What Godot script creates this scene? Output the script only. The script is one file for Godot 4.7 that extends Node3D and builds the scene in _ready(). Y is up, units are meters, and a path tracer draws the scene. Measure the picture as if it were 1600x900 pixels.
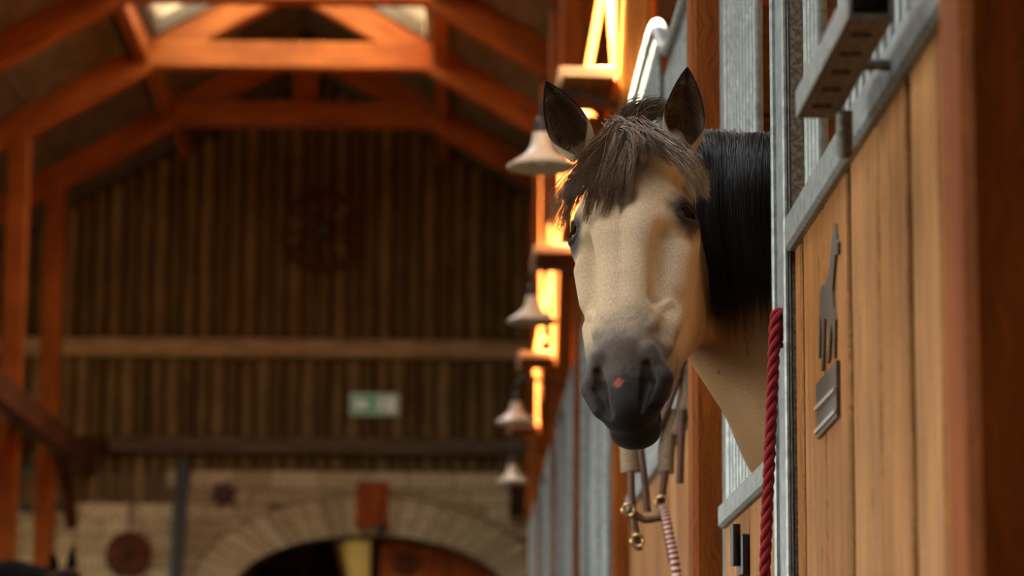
extends Node3D

# A stable aisle seen from a low stand: a horse looks out over its stall door, lamps, stalls and the gable wall blur behind it.


func _ready() -> void:
	rng.seed = 5
	# camera: from the vanishing point of the aisle (720, 1200) and the slight roll of the picture
	var back := -Vector3(720.0 - 800.0, -(1200.0 - 450.0), -F_PX).normalized()
	var up := Vector3(0.01, 1, 0)
	up = (up - back * up.dot(back)).normalized()
	var right := up.cross(back)
	cam_basis = Basis(right, up, back).transposed()
	var cam := Camera3D.new()
	cam.name = "camera"
	cam.position = CAM_AT
	cam.basis = cam_basis
	var lens := CameraAttributesPhysical.new()
	lens.frustum_focal_length = 12.0 / (450.0 / F_PX)
	lens.frustum_focus_distance = 4.9
	lens.exposure_aperture = 4.9
	lens.frustum_near = 0.05
	lens.frustum_far = 200.0
	cam.attributes = lens
	add_child(cam)
	cam.make_current()
	# sky, sun, exposure
	var env := Environment.new()
	env.background_mode = Environment.BG_SKY
	var sm := ProceduralSkyMaterial.new()
	sm.sky_top_color = srgb(236, 240, 246)
	sm.sky_horizon_color = srgb(252, 246, 234)
	sm.ground_bottom_color = srgb(92, 84, 70)
	sm.ground_horizon_color = srgb(128, 118, 100)
	sm.sky_energy_multiplier = 1.0
	var sky := Sky.new()
	sky.sky_material = sm
	env.sky = sky
	env.background_energy_multiplier = SKY_ENERGY
	env.tonemap_mode = Environment.TONE_MAPPER_LINEAR
	env.tonemap_exposure = EXPOSURE
	env.sdfgi_enabled = true
	env.ssao_enabled = true
	env.ssil_enabled = true
	var we := WorldEnvironment.new()
	we.name = "environment"
	we.environment = env
	add_child(we)
	var sun := DirectionalLight3D.new()
	sun.name = "sun"
	sun.light_color = Color(1.0, 0.94, 0.8)
	sun.light_energy = SUN_ENERGY
	sun.light_angular_distance = 0.6
	sun.shadow_enabled = true
	sun.sky_mode = DirectionalLight3D.SKY_MODE_LIGHT_ONLY
	add_child(sun)
	sun.look_at_from_position(Vector3.ZERO, SUN_TOWARDS, Vector3.UP)
	make_materials()
	print("materials ", Time.get_ticks_msec())
	build_shell()
	build_roof()
	build_gable()
	print("shell ", Time.get_ticks_msec())
	build_stalls()
	print("stalls ", Time.get_ticks_msec())
	build_horse()
	print("horse ", Time.get_ticks_msec())
	build_far_horse()
	build_lamps()
	build_tack()
	build_gable_things()
	print("done ", Time.get_ticks_msec())


const SKY_ENERGY := 9.0
const SUN_ENERGY := 105.0
const SUN_TOWARDS := Vector3(1.0, -1.2, 0.1)
const EXPOSURE := 1.74


# ---------------------------------------------------------------- helpers
const F_PX := 4330.0
const CAM_AT := Vector3(0, 0.6, 0)
var cam_basis: Basis
var used_names := {}
var mats := {}
var grain: ImageTexture
var plain_uv := 0.0
var rng := RandomNumberGenerator.new()


class MB:
	# collects triangles of one mesh
	var v := PackedVector3Array()
	var n := PackedVector3Array()
	var t := PackedVector2Array()
	var c := PackedColorArray()
	var ix := PackedInt32Array()
	var tint := Color.WHITE
	var colored := false

	func vert(p: Vector3, nn: Vector3, uv := Vector2.ZERO) -> int:
		v.append(p)
		n.append(nn)
		t.append(uv)
		c.append(tint)
		return v.size() - 1

	func tri(a: int, b: int, d: int) -> void:
		var g := (v[b] - v[a]).cross(v[d] - v[a])
		if g.dot(n[a] + n[b] + n[d]) > 0.0:
			ix.append_array(PackedInt32Array([a, d, b]))
		else:
			ix.append_array(PackedInt32Array([a, b, d]))

	func face(ps: Array, nn: Vector3, uvs: Array) -> void:
		var first := v.size()
		for i in ps.size():
			vert(ps[i], nn, uvs[i])
		for i in range(1, ps.size() - 1):
			tri(first, first + i, first + i + 1)

	func mesh() -> ArrayMesh:
		var a := []
		a.resize(Mesh.ARRAY_MAX)
		a[Mesh.ARRAY_VERTEX] = v
		a[Mesh.ARRAY_NORMAL] = n
		a[Mesh.ARRAY_TEX_UV] = t
		if colored:
			a[Mesh.ARRAY_COLOR] = c
		a[Mesh.ARRAY_INDEX] = ix
		var m := ArrayMesh.new()
		m.add_surface_from_arrays(Mesh.PRIMITIVE_TRIANGLES, a)
		return m


func box(mb: MB, xf: Transform3D, size: Vector3, bev := 0.004) -> void:
	# bevelled box; v of its uv runs along the longest side, in metres
	var h := size / 2.0
	bev = minf(bev, minf(h.x, minf(h.y, h.z)) * 0.9)
	var long := size.max_axis_index()
	var off := Vector2(rng.randf(), rng.randf()) * 7.0
	var put := func(ps: Array, nn: Vector3) -> void:
		var an := nn.abs()
		var k := an.max_axis_index()
		var i := (k + 1) % 3
		var j := (k + 2) % 3
		if i == long:
			var s := i
			i = j
			j = s
		var w := []
		var uv := []
		for p in ps:
			w.append(xf * p)
			uv.append(Vector2(p[i], p[j]) + off)
		mb.face(w, (xf.basis * nn).normalized(), uv)
	for k in 3:
		var i := (k + 1) % 3
		var j := (k + 2) % 3
		for s in [-1.0, 1.0]:
			var ps := []
			for q in [[-1, -1], [1, -1], [1, 1], [-1, 1]]:
				var p := Vector3.ZERO
				p[k] = s * h[k]
				p[i] = q[0] * (h[i] - bev)
				p[j] = q[1] * (h[j] - bev)
				ps.append(p)
			var nn := Vector3.ZERO
			nn[k] = s
			put.call(ps, nn)
		if bev > 0.0:
			for si in [-1.0, 1.0]:
				for sj in [-1.0, 1.0]:
					var ps := []
					for q in [[0, -1], [0, 1], [1, 1], [1, -1]]:
						var p := Vector3.ZERO
						p[k] = q[1] * (h[k] - bev)
						p[i] = si * (h[i] - (bev if q[0] else 0.0))
						p[j] = sj * (h[j] - (0.0 if q[0] else bev))
						ps.append(p)
					var nn := Vector3.ZERO
					nn[i] = si * 1.001
					nn[j] = sj
					put.call(ps, nn)
	if bev > 0.0:
		for q in [[-1, -1, -1], [1, -1, -1], [-1, 1, -1], [1, 1, -1], [-1, -1, 1], [1, -1, 1], [-1, 1, 1], [1, 1, 1]]:
			var s := Vector3(q[0], q[1], q[2])
			var ps := []
			for k in 3:
				var p := s * (h - Vector3.ONE * bev)
				p[k] = s[k] * h[k]
				ps.append(p)
			put.call(ps, s * Vector3(1.001, 1.0, 1.0))


func bx(mb: MB, lo: Vector3, hi: Vector3, bev := 0.004) -> void:
	box(mb, Transform3D(Basis(), (lo + hi) / 2.0), (hi - lo).abs(), bev)


func beam_xf(a: Vector3, b: Vector3, side := Vector3(0, 0, 1)) -> Transform3D:
	# y runs from a to b, z is close to «side»
	var y := (b - a).normalized()
	var x := y.cross(side).normalized()
	return Transform3D(Basis(x, y, x.cross(y)), (a + b) / 2.0)


func bar(mb: MB, a: Vector3, b: Vector3, wx: float, wz: float, side := Vector3(0, 0, 1), bev := 0.004) -> void:
	box(mb, beam_xf(a, b, side), Vector3(wx, a.distance_to(b), wz), bev)


func tube(mb: MB, pts: PackedVector3Array, radii: PackedFloat32Array, sides := 10, caps := true, closed := false) -> void:
	var m := pts.size()
	var up := Vector3(0.13, 0.31, 0.94)
	var first := mb.v.size()
	var along := 0.0
	for i in m:
		var d: Vector3
		if closed:
			d = pts[(i + 1) % m] - pts[(i + m - 1) % m]
		else:
			d = pts[mini(i + 1, m - 1)] - pts[maxi(i - 1, 0)]
		d = d.normalized()
		up = (up - d * up.dot(d)).normalized()
		var x := d.cross(up)
		var r: float = radii[mini(i, radii.size() - 1)]
		if i:
			along += pts[i].distance_to(pts[i - 1])
		for k in sides + 1:
			var a := TAU * k / sides
			var nn := up * cos(a) + x * sin(a)
			mb.vert(pts[i] + nn * r, nn, Vector2(float(k) / sides * r * TAU, along))
	var w := sides + 1
	for i in (m if closed else m - 1):
		for k in sides:
			var a := first + i * w + k
			var b := first + ((i + 1) % m) * w + k
			mb.tri(a, a + 1, b + 1)
			mb.tri(a, b + 1, b)
	if caps and not closed:
		for e in [0, m - 1]:
			var d: Vector3 = ((pts[0] - pts[1]) if e == 0 else (pts[m - 1] - pts[m - 2])).normalized()
			var ci := mb.vert(pts[e], d)
			var ring := []
			for k in sides:
				ring.append(mb.vert(mb.v[first + e * w + k], d))
			for k in sides:
				mb.tri(ci, ring[k], ring[(k + 1) % sides])


func pv(list: Array) -> PackedVector3Array:
	return PackedVector3Array(list)


func rod(mb: MB, a: Vector3, b: Vector3, r: float, sides := 10) -> void:
	tube(mb, PackedVector3Array([a, b]), PackedFloat32Array([r]), sides)


func curve(pts: Array, steps := 6) -> PackedVector3Array:
	# smooth line through the points
	var c := Curve3D.new()
	for i in pts.size():
		var tg: Vector3 = (pts[mini(i + 1, pts.size() - 1)] - pts[maxi(i - 1, 0)]) / 6.0
		c.add_point(pts[i], -tg, tg)
	var out := PackedVector3Array()
	for i in pts.size() - 1:
		for s in steps:
			out.append(c.sample(i, float(s) / steps))
	out.append(pts[pts.size() - 1])
	return out


func lathe(mb: MB, xf: Transform3D, prof: Array, sides := 32) -> void:
	# profile of (radius, y) turned round the y axis
	for i in prof.size() - 1:
		var p: Vector2 = prof[i]
		var q: Vector2 = prof[i + 1]
		var e := (q - p).normalized()
		var base := Vector2(e.y, -e.x)
		var n0 := base
		var n1 := base
		if i > 0:
			var e0: Vector2 = (p - prof[i - 1]).normalized()
			if e0.dot(e) > 0.6:
				n0 = (base + Vector2(e0.y, -e0.x)).normalized()
		if i + 2 < prof.size():
			var e1: Vector2 = (prof[i + 2] - q).normalized()
			if e1.dot(e) > 0.6:
				n1 = (base + Vector2(e1.y, -e1.x)).normalized()
		var first := mb.v.size()
		for k in sides + 1:
			var a := TAU * k / sides
			var ca := cos(a)
			var sa := sin(a)
			mb.vert(xf * Vector3(p.x * ca, p.y, p.x * sa), (xf.basis * Vector3(n0.x * ca, n0.y, n0.x * sa)).normalized(), Vector2(a * 0.1, p.y))
			mb.vert(xf * Vector3(q.x * ca, q.y, q.x * sa), (xf.basis * Vector3(n1.x * ca, n1.y, n1.x * sa)).normalized(), Vector2(a * 0.1, q.y))
		for k in sides:
			var a := first + k * 2
			if p.x > 1e-5:
				mb.tri(a, a + 2, a + 1)
			if q.x > 1e-5:
				mb.tri(a + 1, a + 2, a + 3)


func prism(mb: MB, xf: Transform3D, poly: PackedVector2Array, depth: float) -> void:
	# polygon in the xy plane, drawn out along z from 0 to depth
	var tris := Geometry2D.triangulate_polygon(poly)
	for z in [0.0, depth]:
		var first := mb.v.size()
		var nn := (xf.basis * Vector3(0, 0, -1.0 if z == 0.0 else 1.0)).normalized()
		if depth < 0.0:
			nn = -nn
		for p in poly:
			mb.vert(xf * Vector3(p.x, p.y, z), nn, p)
		for i in range(0, tris.size(), 3):
			mb.tri(first + tris[i], first + tris[i + 1], first + tris[i + 2])
	var turn := 0.0
	for i in poly.size():
		var p := poly[i]
		var q := poly[(i + 1) % poly.size()]
		turn += p.cross(q)
	for i in poly.size():
		var p := poly[i]
		var q := poly[(i + 1) % poly.size()]
		var e := (q - p).normalized()
		var o := Vector2(e.y, -e.x) * signf(turn)
		mb.face([xf * Vector3(p.x, p.y, 0), xf * Vector3(q.x, q.y, 0), xf * Vector3(q.x, q.y, depth), xf * Vector3(p.x, p.y, depth)], (xf.basis * Vector3(o.x, o.y, 0)).normalized(), [p, q, q + Vector2(0, depth), p + Vector2(0, depth)])


func numbered(called: String) -> String:
	var k: int = used_names.get(called, 0)
	used_names[called] = k + 1
	return called if k == 0 else "%s_%03d" % [called, k]


func tag(o: Node, label := "", category := "", group := "", kind := "") -> Node:
	for pair in [["label", label], ["category", category], ["group", group], ["kind", kind]]:
		if pair[1]:
			o.set_meta(pair[0], pair[1])
	return o


func thing(called: String, label: String, category: String, where := Vector3.ZERO, group := "") -> Node3D:
	var o := Node3D.new()
	o.name = numbered(called)
	add_child(o)
	o.position = where
	tag(o, label, category, group)
	return o


func put(called: String, mesh: Mesh, m: Material, parent: Node3D) -> MeshInstance3D:
	# a mesh given in world coordinates becomes a part of «parent»
	var o := MeshInstance3D.new()
	o.mesh = mesh
	o.material_override = m
	o.name = called if parent != self else numbered(called)
	parent.add_child(o, true)
	if parent != self:
		o.transform = world_of(parent).affine_inverse()
	return o


func world_of(o: Node3D) -> Transform3D:
	var t := o.transform
	var p := o.get_parent()
	while p is Node3D and p != self:
		t = p.transform * t
		p = p.get_parent()
	return t


func obj(called: String, mb: MB, m: Material, parent: Node3D) -> MeshInstance3D:
	return put(called, mb.mesh(), m, parent)


func struct_root(called: String, label: String, category := "") -> Node3D:
	var o := Node3D.new()
	o.name = called
	add_child(o)
	tag(o, label, category, "", "structure")
	return o


func srgb(r: float, g: float, b: float) -> Color:
	return Color(r / 255.0, g / 255.0, b / 255.0)


func at(px: float, py: float, d: float) -> Vector3:
	# the point where the line of sight through a pixel meets the plane z = -d
	var r := cam_basis * Vector3(px - 800.0, 450.0 - py, -F_PX)
	return CAM_AT + r * (d / -r.z)


func on_x(px: float, py: float, x: float) -> Vector3:
	var r := cam_basis * Vector3(px - 800.0, 450.0 - py, -F_PX)
	return CAM_AT + r * (x / r.x)


# ---------------------------------------------------------------- materials
func noise(seed_: int, freq: float, octaves := 4) -> FastNoiseLite:
	var f := FastNoiseLite.new()
	f.seed = seed_
	f.frequency = freq
	f.fractal_octaves = octaves
	f.noise_type = FastNoiseLite.TYPE_SIMPLEX
	return f


func make_image(w: int, h: int, fn: Callable) -> ImageTexture:
	var im := Image.create(w, h, false, Image.FORMAT_RGB8)
	for y in h:
		for x in w:
			im.set_pixel(x, y, fn.call(x, y))
	return ImageTexture.create_from_image(im)


func mat(called: String, color: Color, rough := 0.7, metal := 0.0, tex: Texture2D = null, scale := Vector3.ONE) -> StandardMaterial3D:
	var m := StandardMaterial3D.new()
	m.resource_name = called
	m.albedo_color = color
	m.roughness = rough
	m.metallic = metal
	if tex:
		m.albedo_texture = tex
		m.uv1_scale = scale
	mats[called] = m
	return m


func make_materials() -> void:
	var na := noise(3, 0.06, 3)
	var nb := noise(4, 0.012, 3)
	var nc := noise(5, 0.02, 2)
	# wood grain: streaks along v, knots, tileable by mirroring
	grain = make_image(256, 512, func(x, y):
		var fx := absf(x - 128.0) * 2.0
		var fy := absf(y - 256.0) * 2.0
		var warp := nc.get_noise_2d(fx * 0.6, fy * 0.25) * 16.0
		var s := na.get_noise_2d((fx + warp) * 2.6, fy * 0.05)
		var f := na.get_noise_2d((fx + warp) * 9.0, fy * 0.12 + 90.0)
		var l := nb.get_noise_2d(fx, fy * 0.15)
		var g := 0.84 + 0.13 * s + 0.08 * f + 0.14 * l
		var kx := fx - 150.0 - warp * 0.3
		var ky := (fy - 330.0) * 0.5
		var kd := sqrt(kx * kx + ky * ky)
		if kd < 9.0:
			g *= 0.55 + 0.05 * kd
		g = clampf(g, 0.2, 1.0)
		return Color(g, g * (0.97 + 0.03 * l), g * (0.93 + 0.07 * l)))
	var ns := noise(7, 0.05, 2)
	ns.noise_type = FastNoiseLite.TYPE_CELLULAR
	ns.cellular_return_type = FastNoiseLite.RETURN_CELL_VALUE
	var nm := noise(8, 0.02, 4)
	var spangle := make_image(256, 256, func(x, y):
		var fx := absf(x - 128.0) * 2.0
		var fy := absf(y - 128.0) * 2.0
		var g := 0.83 + 0.1 * ns.get_noise_2d(fx, fy) + 0.12 * nm.get_noise_2d(fx, fy)
		return Color(g, g, g))
	var mottle := make_image(256, 256, func(x, y):
		var fx := absf(x - 128.0) * 2.0
		var fy := absf(y - 128.0) * 2.0
		var g := 0.8 + 0.3 * nm.get_noise_2d(fx * 1.5, fy * 1.5) + 0.1 * na.get_noise_2d(fx * 3.0, fy * 3.0)
		g = clampf(g, 0.3, 1.0)
		return Color(g, g, g))
	var nf := noise(9, 0.05, 3)
	var fur := make_image(512, 512, func(x, y):
		var fx := absf(x - 256.0) * 2.0
		var fy := absf(y - 256.0) * 2.0
		var w := nm.get_noise_2d(fx * 0.8, fy * 0.8) * 30.0
		var s := nf.get_noise_2d((fx + w) * 6.0, fy * 1.5 + w)
		var l := nm.get_noise_2d(fx * 1.3, fy * 1.3)
		var g := clampf(0.88 + 0.11 * s + 0.12 * l, 0.3, 1.0)
		return Color(g, g * 0.99, g * 0.97))
	for w in [
		["timber", srgb(146, 80, 25), 0.65], ["timber_dark_and_shaded", srgb(88, 54, 28), 0.75],  # second timber: dark wood, and shade painted into the left beam
		["board_a", srgb(174, 122, 66), 0.55], ["board_b", srgb(164, 112, 58), 0.55], ["board_c", srgb(182, 132, 78), 0.55],
		["pale_and_lit_wood", srgb(236, 208, 164), 0.6], ["cladding_a", srgb(116, 99, 60), 0.85], ["cladding_b", srgb(101, 85, 50), 0.85], ["cladding_c", srgb(130, 112, 71), 0.85],  # first wood: the pale pole, and light painted on bracket edges
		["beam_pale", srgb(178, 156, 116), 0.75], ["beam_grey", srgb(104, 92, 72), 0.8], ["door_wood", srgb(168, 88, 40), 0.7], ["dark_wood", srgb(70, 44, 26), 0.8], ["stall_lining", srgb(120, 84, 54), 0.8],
		["roof_panel", srgb(100, 90, 70), 0.85],
	]:
		mat(w[0], w[1], w[2], 0.0, grain, Vector3(1.6, 0.8, 1)).metallic_specular = 0.22
	var gv := mat("galvanised", srgb(164, 174, 170), 0.45, 0.35, spangle, Vector3(2.5, 2.5, 2.5))
	gv.uv1_triplanar = true
	gv.uv1_world_triplanar = true
	var gd := mat("galvanised_dull", srgb(136, 130, 116), 0.6, 0.3, mottle, Vector3(5, 5, 5))
	gd.uv1_triplanar = true
	gd.uv1_world_triplanar = true
	for w in [["stone_a", srgb(202, 182, 134)], ["stone_b", srgb(186, 166, 120)], ["stone_c", srgb(214, 196, 150)], ["mortar", srgb(120, 100, 74)], ["plaster", srgb(150, 128, 98)], ["floor", srgb(76, 66, 52)], ["outer_wall", srgb(116, 100, 78)]]:
		var m := mat(w[0], w[1], 0.92, 0.0, mottle, Vector3(1.5, 1.5, 1.5))
		m.uv1_triplanar = true
		m.uv1_world_triplanar = true
	mat("enamel", srgb(188, 176, 150), 0.35)
	mat("iron", srgb(52, 46, 42), 0.5, 0.6)
	mat("rusty_iron", srgb(96, 62, 42), 0.8, 0.2, mottle, Vector3(2, 2, 2))
	mat("green_paint", srgb(40, 46, 38), 0.6)
	mat("black_plastic", srgb(26, 26, 28), 0.45)
	mat("plaque", srgb(118, 108, 96), 0.45, 0.7, mottle, Vector3(12, 12, 12)).uv1_triplanar = true
	mat("plaque_light", srgb(190, 182, 168), 0.4, 0.7)
	mat("red_rope", srgb(128, 10, 20), 0.9)
	mat("white_rope", srgb(220, 205, 190), 0.85)
	mat("fleece", srgb(176, 152, 122), 1.0, 0.0, mottle, Vector3(9, 9, 9)).uv1_triplanar = true
	mat("leather", srgb(84, 56, 36), 0.55)
	mat("brass", srgb(200, 176, 120), 0.3, 0.9)
	mat("sign_green", srgb(70, 190, 140), 0.4)
	mat("sign_white", srgb(232, 244, 230), 0.4)
	mat("blind", srgb(196, 178, 124), 0.8)
	mats.blind.backlight_enabled = true
	mats.blind.backlight = Color(0.6, 0.55, 0.4)
	var glass := mat("glass", Color(0.8, 0.8, 0.76, 0.32), 0.05)
	glass.transparency = BaseMaterial3D.TRANSPARENCY_ALPHA
	var coat := mat("coat", Color.WHITE, 0.62, 0.0, fur, Vector3(9, 5, 9))
	coat.uv1_triplanar = true
	coat.vertex_color_use_as_albedo = true
	coat.metallic_specular = 0.3
	coat.rim_enabled = true
	coat.rim = 0.12
	coat.rim_tint = 0.6
	var hair := mat("hair", Color.WHITE, 0.34)
	hair.metallic_specular = 0.42
	hair.backlight_enabled = true
	hair.backlight = Color(0.4, 0.4, 0.4)
	hair.vertex_color_use_as_albedo = true
	var eye := mat("eye", srgb(26, 14, 8), 0.06)
	eye.metallic_specular = 0.35
	var black := mat("black_coat", Color.WHITE, 0.9, 0.0)
	black.vertex_color_use_as_albedo = true
	black.metallic_specular = 0.12


# ---------------------------------------------------------------- the building
const RIDGE_X := -1.35
const RIDGE_Y := 6.55
const SLOPE := 0.575
const WALL_Z := -24.0


func roof_y(x: float) -> float:
	# middle line of the rafters
	return RIDGE_Y - SLOPE * absf(x - RIDGE_X)


func slab(called: String, lo: Vector3, hi: Vector3, m: Material, parent: Node3D, bev := 0.0) -> MeshInstance3D:
	var mb := MB.new()
	bx(mb, lo, hi, bev)
	return obj(called, mb, m, parent)


func build_shell() -> void:
	var fl := struct_root("floor", "pale concrete stable floor")
	slab("slab", Vector3(-7.2, -0.2, -30.0), Vector3(4.7, 0, 7.2), mats.floor, fl)
	var wr := struct_root("wall_right", "outer wall behind the right row of stalls")
	slab("wall", Vector3(4.3, 0, -24.2), Vector3(4.5, 3.4, 7.0), mats.stall_lining, wr)
	# the left wall has a wide open barn doorway, out of the picture, that lights the aisle
	var wl := struct_root("wall_left", "outer wall on the far side of the aisle")
	slab("wall", Vector3(-7.1, 0, -24.2), Vector3(-6.9, 3.5, -23.6), mats.outer_wall, wl)
	slab("wall", Vector3(-7.1, 0, -18.6), Vector3(-6.9, 3.5, DOOR_Z1), mats.outer_wall, wl)
	slab("lintel", Vector3(-7.1, 2.9, -23.6), Vector3(-6.9, 3.5, -18.6), mats.outer_wall, wl)
	slab("added_sun_blocker", Vector3(-9.8, 3.0, -24.0), Vector3(-7.1, 3.15, -18.2), mats.beam_grey, wl)  # unseen roof added to keep the sun out of the far opening
	slab("wall", Vector3(-7.1, 0, DOOR_Z0), Vector3(-6.9, 3.5, 7.0), mats.outer_wall, wl)
	slab("lintel", Vector3(-7.1, 3.1, DOOR_Z1), Vector3(-6.9, 3.5, DOOR_Z0), mats.outer_wall, wl)
	slab("added_light_blocker", Vector3(-6.9, 0, -9.2), Vector3(-3.6, 5.3, -9.0), mats.outer_wall, wl)  # unseen wall added to keep doorway light off the far roof
	slab("added_sun_blocker", Vector3(-9.8, 3.2, DOOR_Z1 - 0.5), Vector3(-7.1, 3.35, DOOR_Z0 + 0.5), mats.beam_grey, wl)  # added out of view so no sun falls through the doorway
	var wb := struct_root("wall_back", "closed back wall of the stable")
	slab("wall", Vector3(-7.1, 0, 7.0), Vector3(4.5, 6.9, 7.2), mats.outer_wall, wb)
	# partitions between the stalls on the right
	for k in range(-1, 7):
		var z := -(POST_D + 3.2 * k) - 0.06
		var o := struct_root("wall_partition" if k == -1 else "wall_partition_%03d" % (k + 1), "planked partition between two stalls")
		for j in 9:
			slab("plank", Vector3(0.64, 0.02 + j * 0.25, z - 0.02), Vector3(4.3, 0.262 + j * 0.25, z + 0.02), mats.stall_lining, o, 0.004)


const DOOR_Z0 := -1.6
const DOOR_Z1 := -8.6
const POST_D := 2.67


var roof_up := 0.13


func build_roof() -> void:
	var ce := struct_root("ceiling", "boarded underside of the pitched roof")
	roof_up = 0.13
	var thick := 0.12
	var piece := func(called: String, x0: float, x1: float, z0: float, z1: float, m: Material) -> void:
		# a sloped slab between two x on one side of the ridge
		var y0 := roof_y(x0) + roof_up + thick / 2
		var y1 := roof_y(x1) + roof_up + thick / 2
		var mb := MB.new()
		bar(mb, Vector3(x0, y0, (z0 + z1) / 2), Vector3(x1, y1, (z0 + z1) / 2), thick, absf(z1 - z0), Vector3(0, 0, 1), 0.008)
		obj(called, mb, m, ce)
	var zs := [-24.2, -22.5, -20.6, -18.7, -16.8, -14.9]
	for i in zs.size() - 1:
		for e in [[-7.2, -5.3], [-5.29, -3.4], [-3.39, SKY_X0], [SKY_X1, 0.6], [0.61, 2.6], [2.61, 4.7]]:
			piece.call("panel", e[0], e[1], zs[i] + 0.004, zs[i + 1] - 0.004, mats.roof_panel)
	piece.call("roof_deck", -7.2, SKY_X0, -14.9, 7.2, mats.roof_panel)
	piece.call("roof_deck", SKY_X1, 4.7, -14.9, 7.2, mats.roof_panel)
	roof_up = 0.255
	for e in [[-7.3, SKY_X0], [SKY_X1, 4.8]]:
		piece.call("roof_sheet", e[0], e[1], -24.4, 7.3, mats.beam_grey)
	# unseen sheets added to narrow the glazing, so less light reaches the roof
	piece.call("roof_sheet", SKY_XN, RIDGE_X, SKY_ZN, SKY_ZM, mats.beam_grey)
	piece.call("roof_sheet", RIDGE_X, SKY_X1 + 0.02, SKY_ZN, SKY_ZM, mats.beam_grey)
	for e in [[-24.4, SKY_Z0], [SKY_Z1, 7.3]]:
		piece.call("roof_sheet", SKY_X0 - 0.02, RIDGE_X, e[0], e[1], mats.beam_grey)
		piece.call("roof_sheet", RIDGE_X, SKY_X1 + 0.02, e[0], e[1], mats.beam_grey)
	roof_up = 0.13
	for e in [[-24.2, SKY_Z0], [SKY_Z1, 7.2]]:
		piece.call("ridge_panel", SKY_X0, RIDGE_X, e[0], e[1], mats.roof_panel)
		piece.call("ridge_panel", RIDGE_X, SKY_X1, e[0], e[1], mats.roof_panel)
	# ridge skylight
	var w := struct_root("window_1", "long glazed skylight along the ridge of the roof")
	var n := 10
	for i in n:
		var z0 := lerpf(SKY_Z0, SKY_Z1, float(i) / n)
		var z1 := lerpf(SKY_Z0, SKY_Z1, float(i + 1) / n)
		for s in [[SKY_X0, RIDGE_X], [RIDGE_X, SKY_X1]]:
			var mb := MB.new()
			var a := Vector3(s[0], roof_y(s[0]) + 0.24, 0)
			var b := Vector3(s[1], roof_y(s[1]) + 0.24, 0)
			var nn := Vector3(a.y - b.y, b.x - a.x, 0).normalized()
			mb.face([a + Vector3(0, 0, z0), b + Vector3(0, 0, z0), b + Vector3(0, 0, z1), a + Vector3(0, 0, z1)], nn, [Vector2.ZERO, Vector2.ZERO, Vector2.ZERO, Vector2.ZERO])
			obj("pane", mb, mats.glass, w)
			var gb := MB.new()
			bar(gb, a + Vector3(0, 0, z1), b + Vector3(0, 0, z1), 0.05, 0.04)
			obj("glazing_bar", gb, mats.enamel, w)
	# trusses
	var ds := [22.5, 20.6, 18.7, 16.8, 14.9]
	var names := ["roof truss of reddish timber, the one next to the gable wall", "roof truss with sunlit collar beam under the end of the skylight", "roof truss, third one out from the gable wall", "roof truss, fourth one out from the gable wall", "roof truss, fifth one out from the gable wall"]
	for i in ds.size():
		var z: float = -ds[i]
		var o := thing("roof_truss", names[i], "truss", Vector3(RIDGE_X, 2.9, z), "timber roof trusses across the aisle")
		for s in [-1.0, 1.0]:
			var mb := MB.new()
			var xe: float = RIDGE_X + s * 5.6
			bar(mb, Vector3(xe, roof_y(xe), z), Vector3(RIDGE_X + s * 0.02, RIDGE_Y - 0.01, z), 0.22, 0.14, Vector3(0, 0, 1), 0.012)
			obj("rafter", mb, mats.timber, o)
		var cb := MB.new()
		bx(cb, Vector3(SKY_X0 - 0.1, 5.84, z - 0.08), Vector3(SKY_X1 + 0.1, 6.05, z + 0.08), 0.012)
		obj("collar_beam", cb, mats.timber, o)
		if i == 0:
			var kb := MB.new()
			bx(kb, Vector3(RIDGE_X - 0.11, 6.05, z - 0.06), Vector3(RIDGE_X + 0.11, 6.5, z + 0.06), 0.01)
			obj("king_post", kb, mats.timber, o)
	# purlins along the roof at both edges of the skylight, and plates on the posts
	for e in [[SKY_X0 - 0.09, roof_y(SKY_X0) + 0.02, "roof purlin along the far edge of the skylight"], [SKY_X1 + 0.09, roof_y(SKY_X1) + 0.02, "roof purlin along the stall side edge of the skylight"]]:
		var pb := MB.new()
		bx(pb, Vector3(e[0] - 0.05, e[1] - 0.09, -23.98), Vector3(e[0] + 0.05, e[1] + 0.09, 0), 0.01)
		var o := obj("roof_purlin", pb, mats.timber, self)
		tag(o, e[2], "beam", "roof purlins")
	# posts of the left row, under the rafters
	var pl := ["tall orange timber post of the far row nearest the gable wall", "tall timber post of the far row, second from the gable wall", "tall timber post of the far row, third from the gable wall"]
	for i in 3:
		var z: float = -ds[i]
		var mb := MB.new()
		bx(mb, Vector3(-3.47, 0, z - 0.07), Vector3(-3.31, roof_y(-3.39) - 0.1, z + 0.07), 0.012)
		tag(obj("timber_post", mb, mats.timber, self), pl[i], "post", "tall posts of the far row")
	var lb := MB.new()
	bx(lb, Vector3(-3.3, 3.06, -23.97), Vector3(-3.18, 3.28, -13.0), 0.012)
	tag(obj("timber_beam", lb, mats.timber_dark_and_shaded, self), "timber beam with shade painted into its colour, along the posts of the far row", "beam")  # coloured darker than the posts to stand for shade
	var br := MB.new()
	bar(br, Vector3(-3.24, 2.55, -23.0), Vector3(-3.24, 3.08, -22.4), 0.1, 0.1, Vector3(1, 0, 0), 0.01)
	tag(obj("knee_brace", br, mats.timber_dark_and_shaded, self), "dark slanting brace under the long beam near the gable wall", "brace")


const SKY_X0 := -2.39
const SKY_X1 := -0.3
const SKY_Z0 := -20.5
const SKY_Z1 := -0.5
const SKY_ZM := -6.5
const SKY_ZN := -17.4
const SKY_XN := -1.75


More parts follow.
